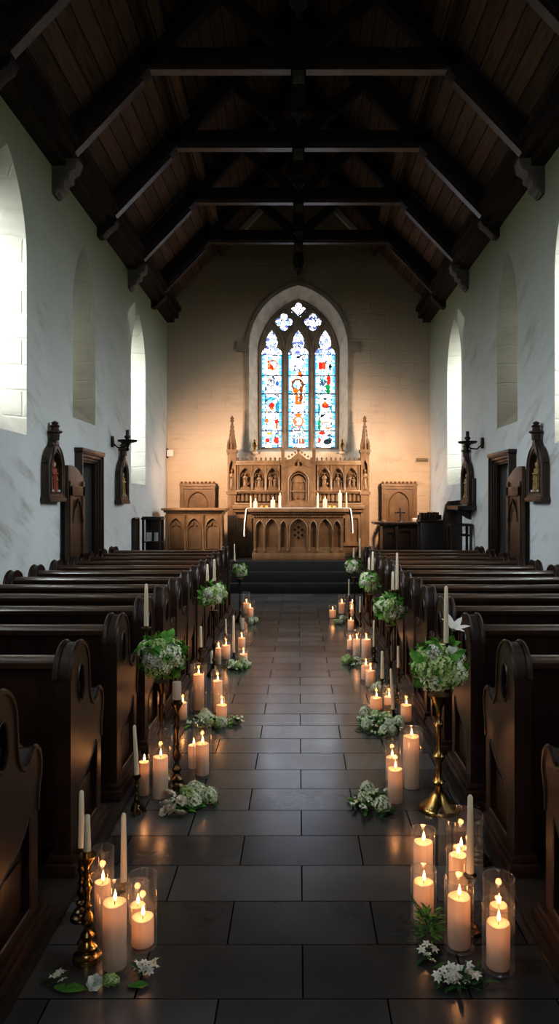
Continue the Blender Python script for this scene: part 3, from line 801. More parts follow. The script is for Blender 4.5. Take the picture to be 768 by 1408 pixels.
# stations on the side walls: gothic frame with painted relief
def make_station(sg, y, w, base, top, label, robe, shelf=False):
    X = sg*HW
    t = thing('relief_frame', label, 'carved frame', (X,y,base), -sg*PI/2 if sg > 0 else PI/2, 'carved wall frames')
    # local: x along wall, -y out of the wall, z up
    if sg > 0: t.rotation_euler = (0,0,-PI/2)
    else: t.rotation_euler = (0,0,PI/2)
    h = top-base; fh = 0.66*h; hw = w/2
    f = lambda u,v,a: (u,-a,v)
    b = MB(); b.plate(arch(0,hw,0.05*h,0.40*h,fh+0.04*h,8),[arch(0,hw*0.66,0.12*h,0.40*h,fh-0.06*h,8)],f,0.012,0.09)
    b.tube([f(u,v,0.09) for u,v in arch(0,hw*0.68,0.115*h,0.40*h,fh-0.05*h,8)],0.012,6,True)
    b.tube([f(u,v,0.085) for u,v in arch_open(0,hw*0.98,0.05*h,0.40*h,fh+0.04*h,8)],0.018,6)
    b.build('frame', M['mid'], t)
    b = MB(); b.plate(arch(0,hw*0.97,0.05*h,0.40*h,fh+0.03*h,8),[],f,0.004,0.02); b.build('gilded_ground', M['gilded'], t)
    b = MB(); b.box(-hw*1.08,hw*1.08,-0.115,-0.002,0,0.05*h); b.box(-hw*0.98,hw*0.98,-0.10,-0.002,0.05*h,0.075*h); b.build('sill', M['mid'], t, bevel=0.006)
    b = MB()   # gable, pinnacle shaft and finial
    b.plate([(-hw*0.55,fh-0.1*h),(-hw*0.25,fh+0.03*h),(0,fh+0.16*h),(hw*0.25,fh+0.03*h),(hw*0.55,fh-0.1*h),(0,fh)],[],f,0.02,0.10)
    for k in range(4):
        for sx in (-1,1): b.ball((sx*(hw*0.9-hw*0.22*k),-0.07,fh-0.14*h+0.062*h*k),0.022,7,5)
    zt = fh+0.10*h
    b.lathe([(0.05,0),(0.055,0.08*h),(0.085,0.095*h),(0.085,0.11*h),(0.045,0.125*h),(0.045,0.16*h),(0.06,0.17*h),(0.03,0.20*h),(0.045,0.215*h),(0.002,0.24*h)],8,(0,-0.07,zt))
    for sx in (-1,1): b.lathe([(0.03,0),(0.03,0.10*h),(0.045,0.11*h),(0.02,0.125*h),(0.002,0.20*h)],8,(sx*hw*0.92,-0.055,0.36*h))
    b.build('crocketed_gable', M['mid'], t)
    b = MB(); robed(b,(0.0,-0.055,0.125*h),0.37*h,0,1); b.build('relief_figure', [M[robe],M['skin']], t)
    b = MB(); robed(b,(-hw*0.36,-0.045,0.125*h),0.27*h,0,1); robed(b,(hw*0.36,-0.045,0.125*h),0.25*h,0,1); b.build('attendant_figures', [M['gilded'],M['skin']], t)
    b = MB(); b.box(-hw*0.62,hw*0.62,-0.08,-0.012,0.12*h,0.15*h); b.build('painted_ground', M['blue'], t)
    if shelf:
        b = MB(); b.box(-0.42,0.42,-0.30,-0.002,-0.08,-0.012); b.prism([(0,-0.24),(0.05,-0.22),(0.22,-0.10),(0.25,-0.08),(0,-0.08)],lambda u,v,a:(a,-u-0.002,v),-0.07,0.07)
        b.box(0.12,0.40,-0.05,-0.002,-0.012,0.42)
        b.build('bracket_shelf', M['dark'], t, bevel=0.006)
    return t
make_station(-1,8.16,0.52,1.65,2.56,'carved dark wood frame with painted figures, left wall before the open door','red')
make_station(-1,11.35,0.52,1.62,2.60,'small carved dark wood frame on left wall between door and bright window','gilded')
make_station(1,8.36,0.54,1.65,2.58,'carved dark wood frame with gold figures, right wall beside the brown door leaf','gilded')
make_station(1,11.85,0.54,1.60,2.62,'carved dark wood frame on a bracket shelf, right wall near the bright window','gilded',True)

# wall sconces
def make_sconce(sg, y, z, label):
    t = thing('wall_sconce', label, 'sconce', (sg*HW,y,z), 0, 'iron wall sconces')
    b = MB(); b.lathe([(0.05,-0.08),(0.06,0),(0.05,0.08)],10,(-sg*0.02,0,0),0.35,1); b.build('back_plate', M['iron'], t)
    b = MB(); b.tube([(-sg*0.03,0,-0.03),(-sg*0.10,0,-0.09),(-sg*0.20,0,-0.08),(-sg*0.24,0,-0.02)],0.012,6); b.build('arm', M['iron'], t)
    b = MB(); b.lathe([(0.012,-0.14),(0.03,-0.11),(0.015,-0.09),(0.03,-0.05),(0.05,-0.02),(0.14,0.0),(0.15,0.025),(0.03,0.02),(0.028,0.05),(0.045,0.06),(0.045,0.09),(0.02,0.09)],12,(-sg*0.24,0,0)); b.build('drip_pan', M['iron'], t)
    b = MB(); b.lathe([(0.026,0.085),(0.026,0.17),(0.014,0.18)],10,(-sg*0.24,0,0)); b.build('candle_stub', M['iron'], t)
make_sconce(-1,10.9,2.55,'black iron wall sconce left of the altar, beside the left bright window')
make_sconce(1,11.02,2.54,'black iron wall sconce above the bracket shelf frame on the right wall')

# small fittings in the corners of the far wall
t = thing('loudspeaker', 'small white loudspeaker on the left corner of the altar wall', 'speaker', (-2.71,YE,2.68))
b = MB(); b.box(-0.07,0.07,-0.14,-0.04,-0.07,0.07); b.build('case', M['whitebox'], t, bevel=0.012)
b = MB(); b.box(-0.085,-0.055,-0.10,0.02,-0.10,0.10); b.build('bracket', M['iron'], t)
t = thing('wall_rod_lamp', 'short horizontal rod lamp on the right corner of the altar wall', 'lamp', (2.62,YE,2.54))
b = MB(); b.tube([(-0.12,-0.09,0),(0.12,-0.09,0)],0.035,10); b.build('shade', M['tracery'], t)
b = MB(); b.tube([(0,-0.08,0),(0,-0.001,0)],0.018,8); b.build('arm', M['iron'], t)

# ------------------------------------------------------------------ altar
YA = 13.9
def blind_arcade(b, cxs, z0, zs, za, y, r=0.011):
    for cx, hw in cxs:
        b.tube([(u,y,v) for u,v in arch(cx,hw,z0,zs,za if hw > 0.08 else za-0.06,7)], r, 6, True)
t = thing('altar', 'carved pale oak altar with arcaded front, top of the dark steps', 'altar', (0,YA,PLAT))
b = MB(); b.box(-0.86,0.86,0.028,0.62,0.15,0.86); b.build('body', M['altarin'], t)
b = MB(); b.box(-0.885,0.885,-0.02,0.65,0,0.13); b.box(-0.87,0.87,0.0,0.64,0.13,0.17); b.build('plinth', M['altar'], t, bevel=0.008)
b = MB(); b.box(-0.965,0.965,-0.06,0.70,0.915,0.985); b.box(-0.92,0.92,-0.03,0.68,0.875,0.915); b.box(-0.89,0.89,0.0,0.66,0.845,0.875); b.build('table_slab', M['altar'], t, bevel=0.008)
AC = [(-0.735,0.072),(-0.51,0.125),(-0.285,0.058),(0,0.165),(0.285,0.058),(0.51,0.125),(0.735,0.072)]
b = MB(); holes = [arch(cx,hw,0.24,0.56 if hw > 0.08 else 0.60,0.775 if hw > 0.08 else 0.74,7) for cx,hw in AC]
b.plate(rect(-0.86,0.86,0.17,0.845), holes, XZ(0.0), 0.0, 0.03); b.build('arcade_front', M['altar'], t, smooth=False)
b = MB()
for cx,hw in AC:
    b.tube([(u,-0.004,v) for u,v in arch_open(cx,hw+0.012,0.22,0.56 if hw > 0.08 else 0.60,(0.79 if hw > 0.08 else 0.755),7)],0.012,6)
for cx in (-0.825,-0.648,-0.365,-0.205,0.205,0.365,0.648,0.825):
    b.lathe([(0.024,0.17),(0.024,0.20),(0.015,0.21),(0.015,0.54),(0.026,0.56),(0.028,0.59)],8,(cx,-0.004,0))
b.build('arch_mouldings', M['altar'], t)
b = MB()
for k in range(7):
    if k == 0: c = (0,0.52)
    else: c = (0.083*math.cos(PI/2+PI/3*(k-1)), 0.52+0.10*math.sin(PI/2+PI/3*(k-1)))
    b.plate(foil(c[0],c[1],0.036,4),[],XZ(0.0265),0,0.01)
b.build('painted_holes', M['void'], t)  # near-black foils painted as the darkness of pierced holes
b = MB(); ro = []
for k in range(7):
    c = (0,0.52) if k == 0 else (0.083*math.cos(PI/2+PI/3*(k-1)), 0.52+0.10*math.sin(PI/2+PI/3*(k-1)))
    b.tube([(u,0.024,v) for u,v in foil(c[0],c[1],0.042,4)],0.006,5,True)
b.build('rosette_tracery', M['altar'], t)
b = MB()
for i in range(40): b.ball((-0.84+1.68*i/39,-0.012,0.825),0.014,6,5)
b.build('bead_row', M['altar'], t)

# white runner along the altar top, hanging at both ends
b = MB(); zt = PLAT+0.985
prof = [(-1.0,zt-0.56)]
for i in range(7): prof.append((-0.995+0.02*math.sin(i),zt-0.54+0.54*i/6))
top = [(-0.975,zt+0.002)]+[(-0.95+1.9*i/20, zt+0.004) for i in range(21)]+[(0.975,zt+0.002)]
path = [(-1.02,zt-0.54),(-1.012,zt-0.3),(-0.98,zt-0.02),(-0.97,zt+0.003)]+[(-0.95+1.9*i/20, zt+0.003) for i in range(21)]+[(0.97,zt+0.003),(0.98,zt-0.02),(1.012,zt-0.25),(1.02,zt-0.48)]
vs = []
for i,(x,z) in enumerate(path):
    for y in (YA-0.05,YA+0.10,YA+0.45,YA+0.62): vs.append((x+(math.copysign(0.016*(1+math.sin(y*14)),x) if abs(x) > 0.975 else 0),y,z))
for i,(x,z) in enumerate(path):
    for y in (YA-0.05,YA+0.10,YA+0.45,YA+0.62): vs.append((x+(math.copysign(0.016*(1+math.sin(y*14)),x) if abs(x) > 0.975 else 0)+(0.006 if x > 0.96 else -0.006 if x < -0.96 else 0),y,z+0.006))
n = len(path); fs = []
for i in range(n-1):
    for j in range(3):
        fs.append((i*4+j,i*4+j+1,(i+1)*4+j+1,(i+1)*4+j)); fs.append((n*4+i*4+j,n*4+i*4+j+1,n*4+(i+1)*4+j+1,n*4+(i+1)*4+j))
    fs.append((i*4,(i+1)*4,n*4+(i+1)*4,n*4+i*4)); fs.append((i*4+3,(i+1)*4+3,n*4+(i+1)*4+3,n*4+i*4+3))
b.add(vs,fs)
tag(b.build('altar_cloth', M['cloth']), 'white linen runner over the altar top, hanging down at both ends', 'cloth')

# ------------------------------------------------------------------ reredos
YR = 14.85; RD = 0.38
t = thing('reredos', 'carved golden oak reredos with saints in niches and tall end spires behind altar', 'altarpiece', (0,YR,PLAT))
z = lambda h: h-PLAT
b = MB(); b.box(-1.26,1.26,0.10,RD,z(1.62),z(2.47)); b.box(-1.30,1.30,0.02,RD,0.0,z(1.55)); b.build('backing', M['carved'], t)
b = MB(); b.box(-1.34,1.34,-0.10,0.20,z(1.50),z(1.58)); b.box(-1.31,1.31,-0.06,0.20,z(1.44),z(1.50)); b.box(-1.30,1.30,-0.04,0.2,z(1.58),z(1.63)); b.build('gradine_shelf', M['carved'], t, bevel=0.008)
for sx in (-1,1):
    for k in range(2):
        b = MB(); b.plate(rect(*sorted((sx*(0.75+0.27*k-0.02),sx*(1.0+0.27*k))),z(0.75),z(1.38)),[rect(*sorted((sx*(0.80+0.27*k-0.02),sx*(0.95+0.27*k))),z(0.82),z(1.31))],XZ(-0.015),0,0.035); b.build('lower_panel', M['altar'], t, smooth=False)
NX = [-1.085,-0.805,-0.53,0.53,0.805,1.085]
b = MB()
for sx in (-1,1):
    ho = [arch(cx,0.112,z(1.93),z(2.14),z(2.335),7) for cx in NX if cx*sx > 0]
    x0,x1 = sorted((sx*0.36,sx*1.26))
    b.plate(rect(x0,x1,z(1.88),z(2.40)),ho,XZ(0.0),0,0.09)
b.build('niche_arcade', M['carved'], t, smooth=False)
b = MB()
for cx in NX:
    b.tube([(u,-0.004,v) for u,v in arch_open(cx,0.124,z(1.93),z(2.14),z(2.36),7)],0.012,6)
    b.tube([(cx-0.09,0.02,z(2.16)),(cx-0.05,0.02,z(2.235)),(cx,0.02,z(2.22)),(cx+0.05,0.02,z(2.235)),(cx+0.09,0.02,z(2.16))],0.010,5)
    b.build('niche_moulding', M['carved'], t); b = MB()
for cx in (-1.235,-0.945,-0.668,-0.385,0.385,0.668,0.945,1.235):
    b.lathe([(0.026,z(1.88)),(0.026,z(1.92)),(0.016,z(1.94)),(0.016,z(2.28)),(0.026,z(2.30)),(0.014,z(2.40)),(0.022,z(2.42)),(0.002,z(2.47))],8,(cx,-0.008,0))
    b.build('colonnette', M['carved'], t); b = MB()
b = MB(); b.box(-1.28,1.28,-0.04,RD,z(2.40),z(2.44)); b.box(-1.27,1.27,-0.02,RD,z(2.44),z(2.49)); b.box(-1.28,1.28,-0.04,0.2,z(1.85),z(1.885)); b.build('cornice', M['carved'], t, bevel=0.006)
b = MB(); b.lathe([(0.022,0),(0.012,0.02),(0.024,0.04),(0.016,0.06),(0.002,0.075)],7); knob = b.mesh('crest_knob', M['carved'])
for i in range(27):
    x = -1.24+2.48*i/26
    if abs(x) > 0.34: place(knob,'crest_knob',t,(x,0.03,z(2.49)))
b = MB()
for sx in (-1,1):
    for i in range(10):
        x = sx*(0.44+0.088*i); zz = z(1.70)
        b.plate(arch(x,0.034,z(1.66),z(1.76),z(1.82),4),[],XZ(0.03),0,0.05)
        robed(b,(x,0.03,z(1.66)),0.15,0,None,arms=False)
b.build('saints_frieze', M['carved'], t)
b = MB(); b.box(-1.27,-0.36,-0.01,0.12,z(1.82),z(1.86)); b.box(0.36,1.27,-0.01,0.12,z(1.82),z(1.86)); b.build('frieze_moulding', M['carved'], t, bevel=0.005)
for i, cx in enumerate(NX):
    b = MB(); b.box(cx-0.09,cx+0.09,0.0,0.10,z(1.93),z(1.955))
    if i in (0,3): robed(b,(cx,0.045,z(1.955)),0.29); b.ball((cx+0.06,0.02,z(2.02)),0.03,7,5)
    elif i in (1,4): robed(b,(cx,0.045,z(1.955)),0.25); robed(b,(cx-0.07,0.055,z(1.955)),0.16); robed(b,(cx+0.07,0.055,z(1.955)),0.16)
    else: robed(b,(cx-0.045,0.05,z(1.955)),0.26); robed(b,(cx+0.05,0.045,z(1.955)),0.20)
    b.build('saint_statue', M['carved'], t)
# centre bay with tabernacle
b = MB(); b.plate([(-0.30,z(1.60)),(0.30,z(1.60)),(0.30,z(2.50)),(0.16,z(2.52)),(0,z(2.66)),(-0.16,z(2.52)),(-0.30,z(2.50))],[arch(0,0.19,z(1.66),z(2.05),z(2.27),8),rect(-0.075,-0.02,z(2.38),z(2.47)),rect(0.02,0.075,z(2.38),z(2.47))],XZ(-0.08),0,0.18)
b.box(-0.33,0.33,-0.09,0.12,z(1.56),z(1.62))
b.build('centre_bay', M['carved'], t, smooth=False)
b = MB(); b.tube([(u,-0.085,v) for u,v in arch_open(0,0.205,z(1.64),z(2.05),z(2.295),8)],0.016,6)
b.tube([(u,-0.03,v) for u,v in arch_open(0,0.175,z(1.66),z(2.05),z(2.235),8)],0.016,6)
b.tube([(-0.30,-0.08,z(2.33)),(-0.12,-0.085,z(2.40)),(0,-0.085,z(2.52)),(0.12,-0.085,z(2.40)),(0.30,-0.08,z(2.33))],0.014,6)
for sx in (-1,1):
    for k in range(4): b.ball((sx*(0.26-0.065*k),-0.07,z(2.53+0.04*k)),0.024,7,5)
b.lathe([(0.03,0),(0.02,0.02),(0.05,0.05),(0.03,0.08),(0.002,0.12)],8,(0,-0.06,z(2.65)))
b.build('centre_mouldings', M['carved'], t)
b = MB(); b.plate(arch(0,0.16,z(1.66),z(2.0),z(2.19),8),[],XZ(0.0),0,0.06)
td = b.build('tabernacle_door', M['altar'], t, smooth=False)
b = MB()
for x in (-0.11,-0.005,0.10): b.box(x-0.008,x+0.018,-0.012,0.004,z(1.70),z(2.05))
b.box(-0.12,0.12,-0.012,0.004,z(1.70),z(1.72)); b.box(-0.12,0.12,-0.012,0.004,z(2.03),z(2.05))
b.build('door_strips', M['carved'], td)
def pinnacle(b, x, y, z0, z1, w, spire):
    """square shaft with offsets and a crocketed spire"""
    b.box(x-w,x+w,y-w,y+w,z0,z1-spire)
    b.box(x-w*1.25,x+w*1.25,y-w*1.25,y+w*1.25,z1-spire-0.03,z1-spire)
    n = 6
    b.lathe([(w*1.15,0),(w*0.8,spire*0.3),(w*0.42,spire*0.65),(w*0.22,spire*0.86),(w*0.5,spire*0.9),(w*0.3,spire*0.94),(0.002,spire)],8,(x,y,z1-spire))
    for k in range(n):
        for a in range(4):
            rr = w*1.05*(1-k/n*0.8)
            b.ball((x+rr*math.cos(a*PI/2+PI/4),y+rr*math.sin(a*PI/2+PI/4),z1-spire+spire*0.82*k/n),w*0.22,6,4)
for sx in (-1,1):
    b = MB(); pinnacle(b,sx*0.315,-0.05,z(1.60),z(3.10),0.034,0.36)
    b.box(sx*0.315-0.05,sx*0.315+0.05,-0.10,0.0,z(2.44),z(2.49)); b.box(sx*0.315-0.05,sx*0.315+0.05,-0.10,0.0,z(1.84),z(1.88))
    b.build('inner_pinnacle', M['carved'], t)
    b = MB(); x = sx*1.36
    b.plate(rect(x-0.085,x+0.085,0,z(2.72)),[arch(x,0.048,z(1.90),z(2.34),z(2.50),6)],XZ(-0.02),0,0.10)
    b.box(x-0.085,x+0.085,0.07,0.24,0,z(2.72))
    b.box(x-0.11,x+0.11,-0.05,0.24,z(1.80),z(1.86)); b.box(x-0.105,x+0.105,-0.05,0.24,z(2.66),z(2.72)); b.box(x-0.12,x+0.12,-0.06,0.26,0,0.20)
    w = 0.085
    b.lathe([(w*1.1,0),(w*0.95,0.12),(w*0.7,0.30),(w*0.42,0.46),(w*0.24,0.58),(w*0.55,0.61),(w*0.3,0.64),(w*0.5,0.66),(0.002,0.72)],8,(x,0.08,z(2.70)))
    for k in range(6):
        for a in range(4):
            rr = w*1.1*(1-k/6*0.72); an = a*PI/2+PI/4
            b.ball((x+rr*math.cos(an),0.08+rr*math.sin(an),z(2.70)+0.09*k+0.04),0.018,6,4)
    for dx in (-1,1): b.lathe([(0.022,0),(0.022,0.16),(0.03,0.17),(0.002,0.34)],6,(x+dx*0.075,-0.02,z(2.60)))
    sp = b.build('end_spire', M['carved'], t)
    b = MB(); robed(b,(x,0.02,z(1.90)),0.42); b.build('niche_statue', M['carved'], sp)

# ------------------------------------------------------------------ chancel furniture
def make_chair(x, label):
    t = thing('sanctuary_chair', label, 'chair', (x,15.15,PLAT), 0, 'high-backed sanctuary chairs')
    H = 2.02-PLAT
    b = MB(); b.plate(rect(-0.36,0.36,0.0,H),[arch(0,0.20,0.62,H-0.42,H-0.17,8)],XZ(0.16),0,0.04); b.box(-0.35,0.35,0.20,0.24,0,H)
    bk = b.build('backrest', M['carved'], t, smooth=False)
    b = MB(); b.tube([(u,0.155,v) for u,v in arch_open(0,0.21,0.62,H-0.42,H-0.155,8)],0.013,6)
    b.box(-0.37,-0.29,0.13,0.165,0.0,H); b.box(0.29,0.37,0.13,0.165,0.0,H); b.box(-0.37,0.37,0.12,0.165,H-0.10,H-0.06)
    b.build('back_mouldings', M['carved'], bk)
    b = MB(); b.box(-0.38,0.38,0.12,0.26,H-0.04,H+0.01)
    for i in range(9): b.ball((-0.34+0.085*i,0.18,H+0.03),0.032,8,6,(1,0.8,1))
    b.build('crest_rail', M['carved'], t)
    b = MB(); b.box(-0.35,0.35,-0.28,0.17,0.42,0.48); b.build('seat', M['carved'], t, bevel=0.01)
    for sx in (-1,1):
        b = MB(); b.box(sx*0.36-0.03,sx*0.36+0.03,-0.28,0.165,0.68,0.73); b.box(sx*0.36-0.025,sx*0.36+0.025,-0.28,-0.22,0.46,0.68); b.build('armrest', M['carved'], t, bevel=0.01)
        b = MB(); b.box(sx*0.32-0.03,sx*0.32+0.03,-0.27,-0.21,0,0.42); b.build('leg', M['carved'], t, bevel=0.008)
make_chair(-2.12,'golden oak high-backed chair with ball crest, behind the pulpit left of altar')
make_chair(2.12,'golden oak high-backed chair with ball crest, behind the dark desk right of altar')

# pulpit / reading desk at the left
t = thing('pulpit', 'pale oak pulpit with three gothic panels, left of the altar', 'pulpit', (-2.0,13.95,PLAT))
PW = 0.53
b = MB(); b.box(-PW+0.01,PW-0.01,0.024,0.55,0.10,0.88); b.build('body', M['altarin'], t)
b = MB(); b.box(-PW-0.09,PW+0.09,-0.08,0.62,0.945,0.99); b.box(-PW-0.05,PW+0.05,-0.04,0.58,0.905,0.945); b.box(-PW-0.015,PW+0.015,-0.01,0.56,0.86,0.905); b.build('top_slab', M['altar'], t, bevel=0.008)
b = MB(); b.box(-PW-0.03,PW+0.03,-0.035,0.58,0,0.12); b.box(-PW-0.01,PW+0.01,-0.015,0.56,0.12,0.155); b.build('plinth', M['altar'], t, bevel=0.008)
for k in range(3):
    cx = (-0.35,0,0.35)[k]
    b = MB(); b.plate(rect(cx-0.172,cx+0.172,0.155,0.86),[arch(cx,0.125,0.22,0.60,0.79,7)],XZ(0.0),0,0.025)
    b.tube([(u,-0.003,v) for u,v in arch(cx,0.13,0.215,0.60,0.80,7)],0.010,6,True)
    b.tube([(cx-0.12,0.01,0.58),(cx-0.075,0.01,0.66),(cx-0.03,0.01,0.655),(cx,0.01,0.73),(cx+0.03,0.01,0.655),(cx+0.075,0.01,0.66),(cx+0.12,0.01,0.58)],0.010,6)
    b.build('gothic_panel', M['altar'], t, smooth=False)
for x in (-PW,-0.176,0.176,PW):
    b = MB(); b.lathe([(0.03,0.155),(0.03,0.20),(0.018,0.22),(0.018,0.80),(0.03,0.82),(0.03,0.86)],8,(x,-0.005,0)); b.build('shaft', M['altar'], t)

# dark stand with cards, against the left wall
t = thing('leaflet_stand', 'dark wooden stand with white cards, far left between wall and pulpit', 'stand', (-2.52,12.62,0.0))
b = MB(); b.box(-0.17,0.17,-0.17,0.17,1.34,1.38); b.lathe([(0.19,1.36),(0.19,1.395)],16,(0,0,0)); b.build('top', M['dark'], t)
for sx in (-1,1):
    for sy in (-1,1):
        b = MB(); b.box(sx*0.14-0.02,sx*0.14+0.02,sy*0.14-0.02,sy*0.14+0.02,0,1.34); b.build('leg', M['dark'], t, bevel=0.005)
b = MB(); b.box(-0.12,0.12,0.11,0.13,0.1,1.34); b.box(-0.16,0.16,-0.16,0.16,0.95,0.97); b.box(-0.16,0.16,-0.16,0.16,0.2,0.22); b.build('shelves', M['dark'], t)
for k, x in enumerate((-0.065,0.065)):
    b = MB(); b.box(-0.045,0.045,-0.004,0.004,0,0.15)
    tag(b.build('white_card', M['paper'], None, (-2.52+x,12.62-0.03,0.971)), ('left','right')[k]+' white card standing on the dark stand near the pulpit', 'card', 'cards on the dark stand')
b = MB(); b.box(-0.025,0.025,-0.16,0.16,0,1.36); b.tube([(0,-0.16,1.36),(0,0.16,1.36)],0.028,8)
tag(b.build('folded_board', M['dark'], None, (-2.755,12.35,0)), 'dark board leaning upright against left wall beside the leaflet stand', 'board')

# dark panelled desk at the right
t = thing('clergy_desk', 'dark oak panelled desk right of the altar, in front of golden chair', 'desk', (2.1,13.66,PLAT))
b = MB(); b.box(-0.52,0.62,0.03,0.45,0,0.68); b.build('body', M['dark'], t)
b = MB(); b.box(-0.68,0.66,-0.06,0.50,0.69,0.73); b.box(-0.58,0.64,-0.02,0.46,0.655,0.69); b.build('top', M['dark'], t, bevel=0.006)
for k in range(4):
    x0 = -0.52+0.285*k
    b = MB(); ho = arch(x0+0.14,0.085,0.08,0.44,0.54,6) if k == 0 else rect(x0+0.05,x0+0.235,0.08,0.56)
    b.plate(rect(x0,x0+0.285,0,0.655),[ho],XZ(0.0),0,0.03); b.build('front_panel', M['dark'], t, smooth=False)
b = MB(); b.lathe([(0.03,0),(0.03,0.1),(0.018,0.12),(0.018,0.5),(0.035,0.55),(0.03,0.655)],8,(-0.26,-0.02,0)); b.build('turned_post', M['dark'], t)
# bronze crucifix on the desk
t = thing('altar_crucifix', 'small dark bronze crucifix standing on the dark desk', 'crucifix', (1.92,13.72,PLAT+0.73))
b = MB(); b.lathe([(0.06,0),(0.05,0.015),(0.02,0.03),(0.015,0.06)],10); b.build('base', M['iron'], t)
b = MB(); b.box(-0.012,0.012,-0.01,0.01,0.05,0.25); b.box(-0.085,0.085,-0.01,0.01,0.165,0.187)
for p in ((-0.085,0.176),(0.085,0.176),(0,0.25)): b.ball((p[0],0,p[1]),0.02,7,5)
b.build('cross', M['iron'], t)
b = MB(); b.tube([(0,-0.016,0.205),(0,-0.02,0.16),(0.005,-0.018,0.10)],[0.012,0.016,0.010],6); b.ball((0,-0.018,0.218),0.014,7,5)
for sx in (-1,1): b.tube([(0,-0.018,0.185),(sx*0.07,-0.016,0.185)],0.007,5)
b.build('corpus', M['iron'], t)
b = MB(); b.box(-0.06,0.06,-0.05,0.05,0,0.075)
tag(b.build('cream_box', M['stonelight'], None, (2.21,13.78,PLAT+0.73), bevel=0.015), 'small cream box on the dark desk right of the crucifix', 'box')

# choir stall against the right wall
t = thing('choir_stall', 'dark oak choir stall with raised scrolled end, against right wall by desk', 'stall', (2.42,12.45,0))
b = MB(); b.prism([(0.08,0),(0.36,0),(0.36,1.68),(0.14,1.66),(0.10,1.60),(0.07,1.42),(0.06,1.38)],lambda u,v,a:(u,a,v),0,0.09); b.build('end_panel', M['dark'], t, bevel=0.012)
b = MB(); b.box(-0.34,0.08,0.0,0.40,1.30,1.34); b.box(-0.32,0.08,0.02,0.06,0,1.30); b.box(-0.32,0.10,0.36,0.40,0,1.42); b.build('book_desk', M['dark'], t, bevel=0.006)
b = MB(); b.box(0.0,0.36,0.09,0.50,0.42,0.47); b.build('seat', M['dark'], t)
b = MB(); b.box(0.32,0.36,0.09,0.60,0,1.45); b.build('backrest', M['dark'], t)
for k in range(7):
    b = MB(); hh = 0.115+0.02*hsh(k,3); b.box(0,0.036,0,0.16,0,hh); b.box(0.003,0.033,-0.002,0.158,0.004,hh-0.006)
    tag(b.build('hymn_book', M['book'] if k % 2 else M['dark'], None, (2.10+0.047*k,12.52,1.341), bevel=0.003),
        'hymn book upright on the stall desk, %s from the aisle side' % ('first','second','third','fourth','fifth','sixth','seventh')[k], 'book', 'hymn books on the stall')

# slim stand under the bracket shelf
t = thing('candle_rack', 'slim dark grey standing rack under the right wall bracket shelf', 'rack', (2.60,11.75,0))
for sx in (-1,1):
    for sy in (-1,1):
        b = MB(); b.box(sx*0.15-0.018,sx*0.15+0.018,sy*0.14-0.018,sy*0.14+0.018,0,1.26); b.build('leg', M['dark'], t)
b = MB(); b.box(-0.17,0.17,-0.16,0.16,1.26,1.30)
for q in (0.3,0.8,1.1): b.box(-0.15,0.15,-0.15,-0.13,q,q+0.03); b.box(-0.15,0.15,0.13,0.15,q,q+0.03)
b.box(-0.01,0.01,-0.15,-0.13,0.3,1.26)
b.build('rails', M['dark'], t)

# ------------------------------------------------------------------ pews
def pew_profile():
    pts = [(0,0)]
    for i in range(13):
        a = PI-PI*i/12; pts.append((0.135+0.135*math.cos(a), 0.845+0.135*math.sin(a)))
    pts += [(0.275,0.80),(0.280,0.75),(0.292,0.70),(0.318,0.665),(0.352,0.650),(0.388,0.655),(0.412,0.675),(0.440,0.695),(0.472,0.690),(0.497,0.668),(0.510,0.630),(0.508,0.585),(0.492,0.545),(0.482,0.515),(0.480,0.45),(0.480,0)]
    return pts
PP = pew_profile()
def teardrop():
    pts = []
    for i in range(16):
        a = 2*PI*i/16; pts.append((0.145+0.052*math.cos(a)*(1.0 if math.sin(a) < 0 else 0.85), 0.80+0.085*math.sin(a)))
    return pts
GP = [(0.10,0.12),(0.40,0.12),(0.40,0.44),(0.385,0.46),(0.35,0.42),(0.28,0.385),(0.19,0.36),(0.12,0.33),(0.10,0.30)]
def pew_end_meshes():
    fn = lambda u,v,a: (a,u,v)
    b = MB(); b.plate(PP,[teardrop(),GP],fn,0.045,0.075); b.plate(PP,[],fn,0.0,0.046)
    b.tube([fn(u,v,0.070) for u,v in PP[1:-1]],0.013,6); b.tube([fn(u,v,0.006) for u,v in PP[1:-1]],0.013,6)
    me = b.mesh('bench_end', M['pew'], angle=40)
    b = MB(); b.tube([fn(u,v,0.075) for u,v in teardrop()],0.007,5,True)
    b2 = MB(); b2.ball((0.050,0.145,0.775),0.035,10,8,(0.6,1,1.3))
    b3 = MB(); b3.tube([fn(u,v,0.072) for u,v in GP],0.007,5,True)
    b4 = MB(); b4.box(0.042,0.056,0.135,0.365,0.15,0.315)
    car = [('roundel_rim',b.mesh('roundel_rim', M['pew'])),('roundel_boss',b2.mesh('roundel_boss', M['pew'])),('panel_moulding',b3.mesh('panel_moulding', M['pew'])),('raised_panel',b4.mesh('raised_panel', M['pew'], bevel=0.004))]
    b = MB(); b.box(-0.03,0.105,-0.035,0.545,0,0.055); b.box(-0.02,0.095,-0.02,0.525,0.055,0.085); pl = b.mesh('foot_block', M['pew'], bevel=0.008)
    return me, car, pl
BE, CAR, FB = pew_end_meshes()
PLEN = 1.50
